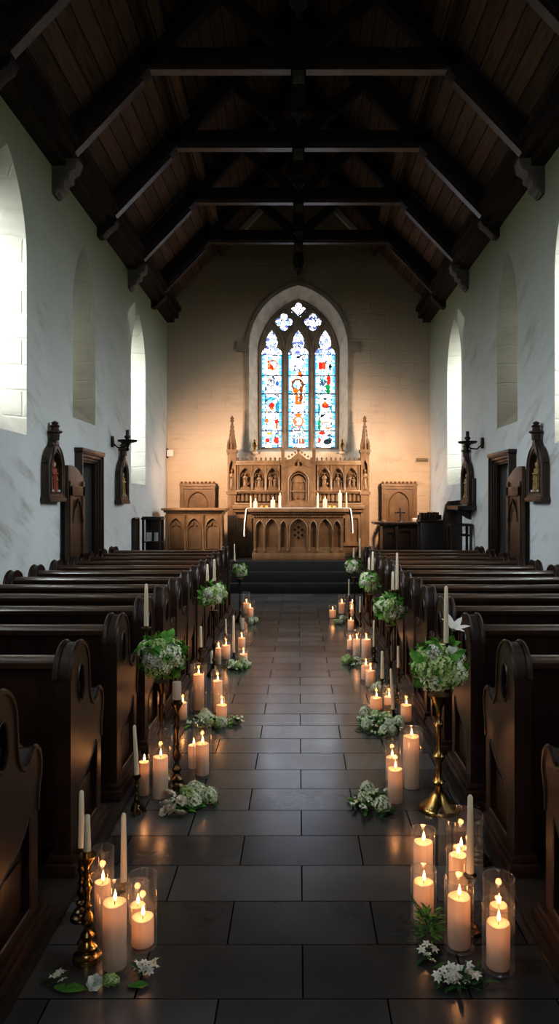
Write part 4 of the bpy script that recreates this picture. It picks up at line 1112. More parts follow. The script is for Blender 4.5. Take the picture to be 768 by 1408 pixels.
def pew_body():
    out = {}
    b = MB(); b.prism([(0.05,0.10),(0.085,0.10),(0.085,0.42),(0.075,0.90),(0.045,0.90)],lambda u,v,a:(a,u,v),0,PLEN)
    for i in range(6): b.box(0.02+PLEN*i/5.1-0.02,0.06+PLEN*i/5.1,0.038,0.05,0.12,0.86)
    out['backrest'] = b.mesh('backrest', M['pew'])
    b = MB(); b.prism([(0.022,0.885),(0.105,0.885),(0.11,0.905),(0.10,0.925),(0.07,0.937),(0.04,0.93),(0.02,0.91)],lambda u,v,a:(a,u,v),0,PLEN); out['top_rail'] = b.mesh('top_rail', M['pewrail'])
    b = MB(); b.box(0,PLEN,0.085,0.45,0.405,0.44); out['seat'] = b.mesh('seat', M['pew'], bevel=0.01)
    b = MB(); b.box(0,PLEN,0.40,0.43,0.02,0.405); out['seat_apron'] = b.mesh('seat_apron', M['pew'])
    return out
PB = pew_body()
PEWY = [2.37,3.25,4.05,4.77,5.40,6.0,6.6,7.2,7.8,8.4,9.0,9.6,10.2]
ORD = ['nearest','second','third','fourth','fifth','sixth','seventh','eighth','ninth','tenth','eleventh','twelfth','farthest']
for sg, side in ((-1,'left'),(1,'right')):
    xf = XL-0.13 if sg < 0 else XR+0.125
    for k, y in enumerate(PEWY):
        lab = 'dark oak pew with scrolled end, %s from the camera, %s of the aisle' % (ORD[k], side)
        if k == 0: lab = 'dark oak pew with scrolled bench end, nearest the camera, %s of the aisle' % side
        if k == 12: lab = 'dark oak pew with scrolled bench end, farthest row, %s of the aisle' % side
        t = thing('church_pew', lab, 'pew', (xf,y-0.10,0.036), 0, 'oak pews along the aisle')
        for inner in (True, False):
            ex = 0 if inner else sg*(PLEN+0.0)
            e = place(BE,'bench_end',t,(ex,0,0)); s = -sg
            if not inner: e.location.x = ex
            e.scale = (s,1,1)
            if sg < 0 and not inner: e.scale = (-1,1,1); e.location.x = -PLEN
            if sg > 0 and not inner: e.scale = (1,1,1); e.location.x = PLEN
            if inner or k < 2:
                for nm, me in CAR: place(me,nm,e)
            place(FB,'foot_block',e)
        for nm, me in PB.items():
            o = place(me,nm,t,(-PLEN if sg < 0 else 0,0,0))

# ------------------------------------------------------------------ candles, glasses, sticks
def pt(x, Y): return (x-410)*Y/1000.0          # photo column -> metres at depth Y
def ht(y, Y): return EYE-(y-690)*Y/1000.0      # photo row -> height at depth Y
FL = MB(); FL.lathe([(0.0006,0),(0.0035,0.004),(0.0055,0.010),(0.005,0.017),(0.003,0.026),(0.0005,0.036)],10)
FLM = FL.mesh('flame', M['flame'])
def candle(name, x, Y, base, h, r, label, lit=True, cat='candle', group=None, power=1.0, fscale=1.0):
    t = thing(name, label, cat, (x,Y,base), 0, group)
    b = MB(); n = 28
    prof = [(r*0.94,0),(r,0.004),(r*1.0,h*0.5),(r*0.995,h-0.006),(r*0.93,h)]
    if lit: prof += [(r*0.80,h-0.003),(r*0.45,h-0.008),(0.002,h-0.010)]
    else: prof += [(r*0.5,h+0.002),(0.002,h+0.002)]
    b.lathe(prof, n)
    # slightly uneven burnt rim
    if lit:
        ph = R.random()*6
        for i,(vx,vy,vz) in enumerate(b.v):
            if vz > h*0.8: b.v[i] = (vx,vy,vz+0.05*r*math.sin(math.atan2(vy,vx)*2+ph))
    b.build('wax', M['wax'], t, angle=60)
    b = MB(); b.tube([(0,0,h-0.011),(0.001,0,h+0.004),(0.003,0,h+0.010)],0.0013,6); b.build('wick', M['wick'], t)
    if lit:
        s = fscale
        place(FLM,'flame',t,(0.002,0,h+0.003),0,(s,s,s))
        ld = bpy.data.lights.new('flame_light','POINT'); ld.energy = 0.15*power; ld.color = (1.0,0.40,0.13); ld.shadow_soft_size = 0.012
        lo = bpy.data.objects.new('flame_light', ld); COL.objects.link(lo); lo.parent = t; lo.location = (0,0,h+0.030)
        ld = bpy.data.lights.new('added_wax_lamp','POINT'); ld.energy = 0.075*power*(r/0.04)**2; ld.color = (1.0,0.46,0.22); ld.shadow_soft_size = 0.008  # lamp added inside the wax to brighten its sides
        lo = bpy.data.objects.new('added_wax_lamp', ld); COL.objects.link(lo); lo.parent = t; lo.location = (0,0,h-min(0.036,0.5*h))
    return t
def hurricane(x, Y, r, h, label, group=None):
    b = MB(); n = 36
    b.lathe([(0.001,0.002),(r*0.96,0.0),(r,0.006),(r,h*0.5),(r,h)],n,cap=False)
    b.lathe([(r*0.985,h),(r*0.985,0.008),(0.001,0.008)],n,cap=False)
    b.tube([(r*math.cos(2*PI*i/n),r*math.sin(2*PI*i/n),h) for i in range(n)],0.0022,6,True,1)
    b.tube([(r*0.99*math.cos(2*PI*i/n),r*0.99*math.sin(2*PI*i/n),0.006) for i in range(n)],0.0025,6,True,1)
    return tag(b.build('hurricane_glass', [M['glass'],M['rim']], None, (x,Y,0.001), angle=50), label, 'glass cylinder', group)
GZ = 0.0105
# (px column, depth Y, candle top row, radius m, glass radius or 0, glass height m, lit, candle label, glass label)
CANDLES = [
 # nearest group, left
 (157.5,2.57,1240,.042,.060,.285,1,'tall stout lit pillar candle at the front of the nearest left group','glass cylinder round the stout front pillar of the nearest left group','L1'),
 (196.0,2.70,1260,.041,.052,.265,1,'short lit pillar candle nearest the aisle in the nearest left group','glass cylinder round the short aisle-side pillar of the nearest left group','L1'),
 (189.0,2.84,1244,.032,.043,.16,1,'low lit candle half hidden behind two pillars, nearest left group','glass round the half-hidden low candle of the nearest left group','L1'),
 (141.0,2.80,1212,.031,.042,.315,1,'slim lit pillar candle beside the brass candlesticks, nearest left group','tall glass beside the brass candlesticks in the nearest left group','L1'),
 # nearest group, right
 (582.0,2.86,1212,.040,.050,.205,1,'lit pillar candle on the aisle edge of the nearest right group','glass round the aisle-edge pillar of the nearest right group','R1'),
 (581.5,3.05,1157,.040,.050,.275,1,'lit pillar candle rising behind the aisle-edge pillar, nearest right group','glass round the rear aisle-side pillar of the nearest right group','R1'),
 (629.0,2.93,1175,.036,.047,.245,1,'lit pillar candle in the middle of the nearest right group','inner glass round the middle pillar of the nearest right group','R1'),
 (633.0,3.14,1165,.034,.095,.30,1,'lit candle inside the widest glass at the back of the nearest right group','widest tallest glass at the back of the nearest right group','R1'),
 (630.5,2.69,1232,.042,.054,.255,1,'tall lit pillar candle at the front centre of nearest right group','glass round the front centre pillar of nearest right group','R1'),
 (684.5,2.57,1268,.041,.0565,.228,1,'lit pillar candle nearest the right bench end, front of nearest right group','glass round the pillar nearest the right bench end','R1'),
 (685.0,2.80,1244,.034,.060,.205,1,'small lit candle in the glass behind the bench-side pillar, nearest right group','glass standing behind the bench-side pillar of nearest right group','R1'),
 # second group, right
 (565.0,4.18,1012,.046,.065,.345,1,'tallest lit pillar candle beside the brass flower pedestal on the right','tall glass beside the brass flower pedestal on the right','R2'),
 (543.0,3.98,1057,.041,.053,.285,1,'lit pillar candle at the aisle front of the second right group','glass round the aisle front pillar of the second right group','R2'),
 (538.5,4.30,1041,.036,.055,.25,1,'lit candle just behind the front pillar, second right group','glass behind the front pillar of the second right group','R2'),
 # second group, left
 (220.5,4.04,1040,.042,.065,.406,1,'lit pillar candle in the tallest glass of the second left group','tallest glass cylinder of the second left group','L2'),
 (198.0,4.10,1045,.030,0,0,1,'slim lit candle without a glass, against the left bench by the roses group','', 'L2'),
 (278.0,4.38,1022,.040,.056,.325,1,'tall lit pillar candle on the aisle edge of the second left group','glass round the aisle-edge pillar of the second left group','L2'),
 (266.0,4.52,1022,.034,0,0,1,'lit candle without a glass behind the aisle-edge pillar, second left group','', 'L2'),
 # third group, left
 (272.8,5.75,927,.043,.064,.36,1,'tall lit pillar candle of the third left group, in a tall glass','tall glass round the tall pillar of the third left group','L3'),
 (299.0,5.70,936,.038,.052,.325,1,'lit pillar candle in the tall aisle-side glass of the third left group','tall aisle-side glass of the third left group','L3'),
 (304.5,5.54,969,.042,.055,.185,1,'short lit candle at the aisle front of the third left group','short glass at the aisle front of the third left group','L3'),
 (303.0,5.87,957,.034,0,0,1,'small lit candle between two glasses at the back of third left group','', 'L3'),
 (251.0,5.50,966,.033,.042,.22,1,'low lit candle against the bench end in the third left group','glass against the bench end in the third left group','L3'),
 # fourth group, left
 (310.5,7.60,887,.045,.068,.268,1,'stout lit pillar candle in the wide glass of the fourth left group','wide glass of the fourth left group','L4'),
 (300.0,7.35,891,.029,.040,.25,1,'slim lit candle on the bench side of the fourth left group','slim glass on the bench side of the fourth left group','L4'),
 (332.0,8.10,877,.040,.055,.205,1,'lit candle at the back of the fourth left group, aisle side','glass at the back of the fourth left group, aisle side','L4'),
 (334.5,7.50,899,.042,.055,.14,1,'lowest lit candle at the aisle front of the fourth left group','low glass at the aisle front of the fourth left group','L4'),
 # farthest group, left
 (343.6,10.4,836,.048,.064,.235,1,'lit candle on the aisle edge of the farthest left group','glass on the aisle edge of the farthest left group','L5'),
 (338.5,10.7,829,.045,.056,.32,1,'lit candle in the tallest glass of the farthest left group','tallest glass of the farthest left group','L5'),
 (332.0,9.40,849,.035,0,0,0,'unlit white pillar candle standing before the farthest left group','', 'L5'),
 # third group, right
 (517.0,5.77,959,.048,.061,.175,1,'stout lit candle on the aisle edge of the third right group','glass on the aisle edge of the third right group','R3'),
 (534.5,5.88,958,.040,.054,.165,1,'lit candle in the middle of the third right group','glass in the middle of the third right group','R3'),
 (558.0,5.45,969,.041,.055,.28,1,'lit pillar candle on the bench side of the third right group','tall glass on the bench side of the third right group','R3'),
 (508.8,6.50,922,.045,.058,.20,1,'lit candle just beyond the third right group, nearer the camera of a pair','glass just beyond the third right group, nearer of a pair','R3'),
 (502.5,6.75,915,.041,.055,.20,1,'lit candle just beyond the third right group, farther of a pair','glass just beyond the third right group, farther of a pair','R3'),
 # fourth group, right
 (503.0,7.62,879,.049,.062,.325,1,'tall stout lit pillar candle of the fourth right group','tall glass round the stout pillar of the fourth right group','R4'),
 (490.0,7.75,879,.038,.049,.29,1,'slimmer lit pillar candle beside the stout one, fourth right group','glass round the slimmer pillar of the fourth right group','R4'),
 (481.0,8.10,880,.034,.046,.20,1,'low lit candle on the aisle edge of the fourth right group','low glass on the aisle edge of the fourth right group','R4'),
 # farthest group, right
 (457.0,10.3,839,.048,.056,.18,1,'lit candle standing alone on the aisle edge, farthest right group','glass standing alone on the aisle edge, farthest right group','R5'),
 (469.5,10.7,829,.045,.055,.28,1,'tall lit candle in the middle of the farthest right group','tall glass in the middle of the farthest right group','R5'),
 (483.0,10.45,837,.044,.056,.20,1,'lit candle on the bench side of the farthest right group','glass on the bench side of the farthest right group','R5'),
 (484.0,11.0,827,.045,0,0,1,'lit candle without a glass at the back of the farthest right group','', 'R5'),
 (482.0,9.35,852,.042,0,0,1,'lit candle without a glass just before the farthest right group','', 'R5'),
]
_placed = []
for (px,Y,yt,r,gr,gh,lit,cl,gl,grp) in CANDLES:
    x = pt(px,Y); h = max(ht(yt,Y)-GZ, 0.05)
    base = GZ if gr else 0.001
    candle('pillar_candle', x, Y, base, h, r, cl, bool(lit), 'candle', 'pillar candles of aisle group '+grp, 1.0, 1.15)
    if gr: hurricane(x, Y, gr, max(gh,h+0.03), gl, 'glass cylinders of aisle group '+grp)
    for (q,qx,qy,qr) in _placed:
        d = math.hypot(qx-x,qy-Y)
        if d < qr+max(gr,r): print('CLOSE', cl, '|', q, round(d,3), round(qr+max(gr,r),3))
    _placed.append((cl,x,Y,max(gr,r)))

def stick_profile(h, r):
    """turned brass candlestick, height h, foot radius r"""
    k = [(1.0,0.0),(1.0,0.02),(0.92,0.035),(0.95,0.05),(0.72,0.07),(0.62,0.10),(0.68,0.12),(0.40,0.15),(0.30,0.18),(0.46,0.20),(0.50,0.22),(0.42,0.24),(0.24,0.26),(0.22,0.30),(0.36,0.33),(0.44,0.36),(0.40,0.40),(0.24,0.44),(0.20,0.47),(0.32,0.49),(0.32,0.51),(0.20,0.53),(0.19,0.60),(0.28,0.65),(0.36,0.69),(0.22,0.73),(0.18,0.75),(0.30,0.78),(0.30,0.80),(0.20,0.83),(0.22,0.87),(0.36,0.90),(0.60,0.945),(0.64,0.96),(0.30,0.962),(0.32,1.0),(0.22,1.0)]
    return [(max(a*r,0.006),z*h) for a,z in k]
def candlestick(x, Y, h, r, label, mat='brass', feet=0, group='candlesticks in the aisle groups'):
    t = thing('candlestick', label, 'candlestick', (x,Y,0.001), 0, group)
    prof = stick_profile(h,r)
    if feet: prof = [(a*0.55 if z < 0.10*h else a, z+0.0) for a,z in prof]
    b = MB(); b.lathe(prof[:-5] , 20); b.build('stem', M[mat], t, angle=50)
    b = MB(); b.lathe(prof[-6:], 20); b.build('drip_pan', M[mat], t, angle=50)
    for k in range(feet):
        a = 2*PI*k/feet+0.4; c, s = math.cos(a), math.sin(a)
        b = MB(); b.tube([(0.25*r*c,0.25*r*s,0.30*h),(0.55*r*c,0.55*r*s,0.22*h),(0.9*r*c,0.9*r*s,0.12*h),(1.0*r*c,1.0*r*s,0.05*h),(1.25*r*c,1.25*r*s,0.012),(1.4*r*c,1.4*r*s,0.010)],[0.010,0.012,0.011,0.009,0.010,0.006],8)
        b.build('scroll_foot', M[mat], t)
    return t
def taper(x, Y, z0, h, label, r=0.011, lean=0.0, group='ivory taper candles'):
    t = thing('taper_candle', label, 'taper candle', (x,Y,z0), 0, group)
    b = MB(); k = lean*h
    b.tube([(0,0,0),(k*0.5,0,h*0.5),(k,0,h*0.97),(k,0,h)],[r*1.08,r*0.95,r*0.72,r*0.3],14); b.build('wax', M['taper'], t, angle=60)
    b = MB(); b.tube([(k,0,h-0.001),(k+0.001,0,h+0.008)],0.0011,5); b.build('wick', M['wick'], t)
    return t
# (column, depth, socket row, top row, foot radius, metal, feet, stick label, taper label, taper radius)
STICKS = [
 (120,2.62,1170,1120,.052,'brass',0,'front ornate brass candlestick beside the nearest left bench','short taper on the front brass candlestick beside the nearest left bench',.0125),
 (112,2.88,1165,1087,.045,'bronze',0,'dark candlestick behind the brass one beside the nearest left bench','tall taper behind the brass candlestick beside the nearest left bench',.012),
 (170,2.99,1212,1118,.036,'brass',0,'low brass candlestick among the glasses of the nearest left group','tall taper rising from among the glasses of the nearest left group',.013),
 (646,2.79,1200,1093,.040,'bronze',0,'brass candlestick among the glasses of the nearest right group','tall taper rising above the glasses of the nearest right group',.014),
 (188,3.84,1065,997,.036,'bronze',3,'small three-footed bronze candlestick by the second left bench end','slim taper leaning on the three-footed candlestick',.0115),
 (276,5.95,890,861,.046,'bronze',0,'tall bronze candlestick behind the third left group','taper on the tall bronze candlestick behind the third left group',.013),
 (321,7.72,897,846,.038,'bronze',0,'low candlestick on the aisle side of the fourth left group','long taper on the aisle side of the fourth left group',.014),
 (310,8.25,871,851,.040,'bronze',0,'candlestick behind the wide glass of the fourth left group','short taper behind the wide glass of the fourth left group',.013),
 (291.5,7.05,912,895,.036,'bronze',0,'low candlestick on the bench side before the fourth left group','short thick taper on the bench side before the fourth left group',.016),
 (540,5.62,975,919,.034,'bronze',0,'lowest candlestick of the third right group','longest taper leaning in the third right group',.014),
 (525,6.00,933,895,.038,'bronze',0,'candlestick on the aisle side behind the third right group','taper on the aisle side behind the third right group',.013),
 (536.5,6.48,909,866,.038,'bronze',0,'candlestick nearest the flower stand behind the third right group','tall taper under the large white flower ball on the right',.014),
 (547.4,6.00,918,888,.040,'bronze',0,'candlestick against the bench behind the third right group','taper against the bench behind the third right group',.013),
 (514,7.45,889,853,.040,'bronze',0,'candlestick on the bench side of the fourth right group','taper on the bench side of the fourth right group',.014),
 (495,9.15,842,820,.042,'bronze',0,'candlestick on the bench side before the farthest right group','taper on the bench side before the farthest right group',.014),
 (479.5,10.2,819,796,.040,'bronze',0,'tall candlestick within the farthest right group','tall taper within the farthest right group',.014),
]
for (px,Y,ys,yt,r,mt,ft,sl,tl,tr) in STICKS:
    x = pt(px,Y); hs = ht(ys,Y); h2 = ht(yt,Y)-hs
    candlestick(x,Y,hs,r,sl,mt,ft)
    taper(x,Y,hs+0.001,h2,tl,tr,-0.05 if px in (188,540) else 0.0)
    for (q,qx,qy,qr) in _placed:
        d = math.hypot(qx-x,qy-Y)
        if d < qr+r: print('CLOSE', sl, '|', q, round(d,3), round(qr+r,3))
    _placed.append((sl,x,Y,r))
# tall bronze stick carrying a thick stub, second left group
x = pt(243,4.18)
candlestick(x,4.18,ht(957,4.25),0.055,'tall dark brass candlestick holding a thick candle beside the left flower ball','bronze')
candle('pillar_candle',x,4.18,ht(957,4.25)+0.001,0.10,0.026,'thick unlit candle on the tall dark brass candlestick by left flower ball',False,'candle','pillar candles of aisle group L2')
# bronze stick without a candle beside the nearest right pew
candlestick(0.828,3.33,0.26,0.05,'empty dark bronze candlestick beside the nearest right bench end','bronze')

# ------------------------------------------------------------------ flowers
def hydrangea_mesh(r, n, seed, mats, fl=0.22):
    q = random.Random(seed); b = MB()
    b.ball((0,0,0), r*0.80, 10, 7, m=1)
    for i in range(n):
        z = 1-1.75*(i+0.5)/n; ph = i*2.39996+q.random()*0.4; s = math.sqrt(max(0,1-z*z))
        d = Vector((s*math.cos(ph), s*math.sin(ph), z))
        b.petal4(d*r*(0.9+0.12*q.random()), d+Vector((q.uniform(-.3,.3),q.uniform(-.3,.3),q.uniform(-.3,.3))), r*fl*(0.8+0.4*q.random()), q.random()*3, 0)
    return b.mesh('hydrangea_head', mats, smooth=False)
HY = [hydrangea_mesh(0.055, 120, s, [M['hyd'],M['hydcore']]) for s in (1,2)] + [hydrangea_mesh(0.055, 110, 3, [M['hydgreen'],M['hydcore']])]
HYW = hydrangea_mesh(0.045, 60, 9, [M['white'],M['hydcore']], 0.30)
def rose_mesh(seed=1, mt='rose'):
    q = random.Random(seed); b = MB()
    for ring, (n, r, tilt) in enumerate(((3,0.010,1.2),(5,0.018,0.9),(6,0.026,0.55),(7,0.031,0.2))):
        for i in range(n):
            a = 2*PI*i/n+ring*0.5+q.random()*0.3
            d = Vector((math.cos(a),math.sin(a),tilt)); p = Vector((math.cos(a)*r*0.25,math.sin(a)*r*0.25,-0.004*ring))
            b.leaf(p, d, (0,0,1), r*1.35, r*1.5, -0.25)
    return b.mesh('rose', M[mt])
RO = rose_mesh(1,'rose'); ROW = rose_mesh(4,'white')
def lily_mesh():
    b = MB()
    for i in range(6):
        a = 2*PI*i/6
        b.leaf((0,0,0), (0.55*math.cos(a),0.55*math.sin(a),0.85), (math.cos(a)*-1,math.sin(a)*-1,0.3), 0.085, 0.034, 0.35)
    return b.mesh('lily', M['white'])
LIL = lily_mesh()
def flower_ball(x, Y, zc, r, label, seed, nh=9, nl=46, near=True):
    q = random.Random(seed)
    t = thing('flower_ball', label, 'flower arrangement', (x,Y,zc-r), q.random()*0.5, 'hydrangea balls on tall stands')
    b = MB(); b.ball((0,0,r), r*0.62, 12, 8, m=1)
    for i in range(nl):
        z = q.uniform(-0.8,1.0); a = q.random()*2*PI; s = math.sqrt(1-z*z)
        d = Vector((s*math.cos(a),s*math.sin(a),z)); tang = Vector((-math.sin(a),math.cos(a),q.uniform(-.6,.6)))
        b.leaf(Vector((0,0,r))+d*r*0.80, d*0.6+tang*q.uniform(-.9,.9)+Vector((0,0,q.uniform(-.2,.35))), d, r*q.uniform(0.40,0.66), r*q.uniform(0.26,0.42), 0.3)
    b.build('foliage', [M['leaf'],M['leafdark']], t)
    for i in range(nh):
        z = 0.85-1.6*(i+0.5)/nh; a = i*2.4+seed; s = math.sqrt(1-z*z)
        if math.sin(a) > 0.75: a += PI
        d = Vector((s*math.cos(a),s*math.sin(a),z)); k = r*0.46*q.uniform(0.8,1.12)/0.055
        place(HY[q.choice((0,1,2,2))],'hydrangea_head',t,Vector((0,0,r))+d*r*0.66,q.random()*6,k)
    for i in range(3):
        a = -PI/2+q.uniform(-1.1,1.1); z = q.uniform(-.2,.7); s = math.sqrt(1-z*z)
        d = Vector((s*math.cos(a),s*math.sin(a),z))
        o = place(ROW if i else HYW,'white_blossom',t,Vector((0,0,r))+d*r*0.93,0,r/0.16)
        o.rotation_euler = d.to_track_quat('Z','Y').to_euler()
    return t
def flower_stand(x, Y, top, rb, label, mat='bronze'):
    t = thing('flower_stand', label, 'pedestal', (x,Y,0.001), 0, 'tall flower stands')
    b = MB(); b.lathe([(rb,0),(rb,0.012),(rb*0.9,0.024),(rb*0.55,0.05),(rb*0.34,0.085),(rb*0.2,0.10)],24); b.build('foot', M[mat], t, angle=45)
    h = top
    b = MB(); b.lathe([(rb*0.22,0.095),(rb*0.15,0.13),(rb*0.30,0.15),(rb*0.15,0.17),(rb*0.12,h*0.40),(rb*0.26,h*0.44),(rb*0.30,h*0.47),(rb*0.14,h*0.51),(rb*0.11,h*0.70),(rb*0.24,h*0.75),(rb*0.12,h*0.79),(rb*0.16,h*0.88),(rb*0.45,h*0.97),(rb*0.55,h)],18); b.build('stem', M[mat], t, angle=45)
def ball_on_stand(px, Y, yc, r, rb, lab_ball, lab_stand, tapers, seed, mat='bronze', dx=0.0, lily=False):
    x = pt(px,Y)+dx; zc = ht(yc,Y)
    tp = [(pt(a,Y+dd)-x, dd, ht(yb,Y+dd), ht(yt,Y+dd), lb) for (a,dd,yb,yt,lb) in tapers]
    flower_stand(x,Y,zc-r*1.12,rb,lab_stand,mat)
    t = flower_ball(x,Y,zc,r,lab_ball,seed,nh=10 if Y < 5 else 8,nl=85 if Y < 5 else 55)
    t.rotation_euler = (0,0,0)
    for (ddx,ddy,z0,z1,lab) in tp:
        b = MB(); o = zc-r
        b.tube([(0,0,r),(ddx*0.5,ddy*0.5,r*1.3),(ddx,ddy,r*1.8),(ddx,ddy,z0-o-0.02)],0.005,6)
        b.lathe([(0.006,z0-o-0.03),(0.016,z0-o-0.022),(0.030,z0-o-0.012),(0.032,z0-o-0.008),(0.013,z0-o-0.006),(0.013,z0-o)],14,(ddx,ddy,0))
        b.build('candle_pick', M['bronze'], t)
        taper(x+ddx,Y+ddy,z0+0.002,z1-z0,lab,0.013)
    if lily:
        b = MB(); b.tube([(0.02,0.02,r),(0.07,0.05,r*1.7),(0.085,0.06,r*2.25)],0.004,6); b.build('lily_stem', M['leafdark'], t)
        q = place(LIL,'lily_bloom',t,(0.085,0.06,r*2.22)); q.rotation_euler = (0.45,0.25,0); q.scale = (1.15,1.15,1.15)
    for (q,qx,qy,qr) in _placed:
        d = math.hypot(qx-x,qy-Y)
        if d < qr+rb: print('CLOSE', lab_stand, '|', q, round(d,3), round(qr+rb,3))
    _placed.append((lab_stand,x,Y,rb))
ball_on_stand(219,4.32,903,.132,.085,'green and white hydrangea ball nearest the camera, left of the aisle','dark stand under the nearest hydrangea ball on the left',
    [(201,0.02,861,803,'taper rising behind the nearest hydrangea ball on the left')],11,dx=0.012)
ball_on_stand(294,6.9,819,.125,.07,'middle hydrangea ball on the left with white rose at its centre','dark stand under the middle hydrangea ball on the left',
    [(285,0.05,799,776,'shorter taper above the middle hydrangea ball on the left'),(294.6,-0.02,799,769,'taller taper above the middle hydrangea ball on the left')],12)
ball_on_stand(329.5,10.0,784,.105,.07,'farthest small hydrangea ball on the left','dark stand under the farthest hydrangea ball on the left',[(322,0.0,771,748,'taper above the farthest hydrangea ball on the left')],13)
ball_on_stand(603,3.90,915,.140,.11,'large hydrangea ball on the brass pedestal, nearest on the right','turned brass pedestal with round foot, nearest on the right',
    [(613,-0.03,884,806,'tall taper rising from the nearest hydrangea ball on the right')],14,'brass',lily=True)
ball_on_stand(537,6.18,838,.125,.07,'second hydrangea ball on the right, whitest, below two tapers','dark stand under the second hydrangea ball on the right',
    [(539.7,0.05,811,786,'shorter taper above the second hydrangea ball on the right'),(545.5,-0.02,811,760,'taller taper above the second hydrangea ball on the right')],15,dx=-0.012)
ball_on_stand(508,8.0,801,.115,.07,'third hydrangea ball on the right, leafy with few white blooms','dark stand under the third hydrangea ball on the right',
    [(507,0.05,784,767,'shorter taper above the third hydrangea ball on the right'),(512,-0.02,784,758.5,'taller taper above the third hydrangea ball on the right')],16)
ball_on_stand(487,9.8,780,.12,.07,'farthest hydrangea ball on the right, beside the steps','dark stand under the farthest hydrangea ball on the right',
    [(486,0.05,767,753,'shorter taper above the farthest hydrangea ball on the right'),(494.4,-0.02,767,740,'taller taper above the farthest hydrangea ball on the right')],17)
def floor_bunch(px, Y, wx, wy, hgt, nh, nl, label, seed, extra=(), dark=True, avoid=()):
    q = random.Random(seed); cx = pt(px,Y)
    t = thing('flower_bunch', label, 'flowers', (cx,Y,0.001), 0, 'flower bunches on the aisle floor')
    b = MB()
    def spot():
        for _ in range(60):
            a = q.random()*2*PI; rr = math.sqrt(q.random()); x, y = wx*rr*math.cos(a), wy*rr*math.sin(a)
            if all(math.hypot(cx+x-ax,Y+y-ay) > ar+0.07 for (_q,ax,ay,ar) in _placed): return x, y, rr
        return None
    for i in range(nl):
        sp = spot()
        if not sp: continue
        x,y,rr = sp; d = Vector((q.uniform(-1,1),q.uniform(-1,1),q.uniform(0.05,0.9)))
        b.leaf((x,y,0.004+hgt*0.55*(1-rr)*q.random()), d, (0,0,1), q.uniform(0.035,0.075), q.uniform(0.018,0.036), 0.35, q.choice((0,0,1)))
    for i in range(nl//3):
        sp = spot()
        if not sp: continue
        x,y,rr = sp; z = 0.012+hgt*(1-rr*0.8)*q.uniform(.3,.9)
        for k in range(4): b.petal4((x+q.uniform(-.018,.018),y+q.uniform(-.018,.018),z+q.uniform(-.006,.008)),(q.uniform(-.6,.6),q.uniform(-1,.2),1),0.010,q.random()*3,2)
    b.build('foliage', [M['leafdark'],M['leaf'],M['hyd']], t)
    for i in range(nh):
        sp = spot()
        if not sp: continue
        x,y,rr = sp; k = q.uniform(0.55,0.85); zz = 0.045*k+hgt*0.35*(1-rr)*q.random()
        place(HY[q.choice((0,1,2))],'hydrangea_head',t,(x,y,zz),q.random()*6,k)
    for (nm,me,ex,ey,ez,s) in extra:
        o = place(me,nm,t,(pt(ex,ey)-cx,ey-Y,ez),q.random()*6,s); o.rotation_euler = (q.uniform(0.3,0.9),q.uniform(-.4,.4),q.random()*6)
    return t
floor_bunch(261,3.97,0.14,0.12,0.09,6,70,'hydrangeas and cream roses on the floor, front of the second left group',21,
    [('rose',RO,229,3.90,0.03,0.85),('rose',RO,237,3.84,0.025,0.8),('rose',RO,248,3.80,0.025,0.85),('rose',RO,226,3.82,0.024,0.75),('rose',RO,235,4.0,0.045,0.8),('white_blossom',ROW,272,4.06,0.06,0.8),('rose',RO,250,3.90,0.045,0.8)])
floor_bunch(518,3.98,0.14,0.15,0.06,3,80,'dark leafy sprigs with small white florets, front of the second right group',22)
floor_bunch(522,5.35,0.16,0.26,0.11,9,120,'large mound of hydrangeas and dark leaves before the third right group',23)
floor_bunch(294,5.45,0.21,0.17,0.07,7,90,'hydrangea and leaf garland at the front of the third left group',24)
floor_bunch(326,7.30,0.14,0.20,0.07,5,70,'dark leafy garland at the aisle front of the fourth left group',25)
floor_bunch(489,7.40,0.12,0.18,0.06,4,60,'leafy garland at the aisle front of the fourth right group',26)
floor_bunch(343,10.0,0.11,0.22,0.07,3,45,'small leafy bunch on the aisle edge of the farthest left group',27)
floor_bunch(470,9.95,0.13,0.22,0.09,3,55,'small leafy bunch on the aisle edge of the farthest right group',28)
floor_bunch(520,6.48,0.10,0.16,0.06,3,40,'small leafy bunch between third and fourth right groups',29)

# nearest right group: fern tuft and white star flowers
q = random.Random(31); Y = 2.735; cx = pt(589,Y)
t = thing('fern_tuft', 'bright green fern tuft between the glasses of the nearest right group', 'greenery', (cx,Y,0.001))
b = MB()
for i in range(150):
    a = q.random()*2*PI; rr = 0.032*math.sqrt(q.random()); x,y = rr*math.cos(a), rr*math.sin(a)*1.1
    b.leaf((x,y,0.01+0.10*q.random()),(math.cos(a)*0.6+q.uniform(-.3,.3),math.sin(a)*0.6+q.uniform(-.3,.3),q.uniform(.2,1)),(0,0,1),q.uniform(.022,.042),q.uniform(.006,.012),0.4,q.choice((0,0,1)))
b.build('fronds', [M['leaf'],M['leafdark']], t)
b = MB()
for k in range(3): b.tube([(0.0,0,0.05),(-0.03-0.02*k,-0.02,0.13+0.02*k),(-0.07-0.01*k,-0.03,0.17+0.03*k)],0.0016,5)
b.build('twigs', M['leafdark'], t)
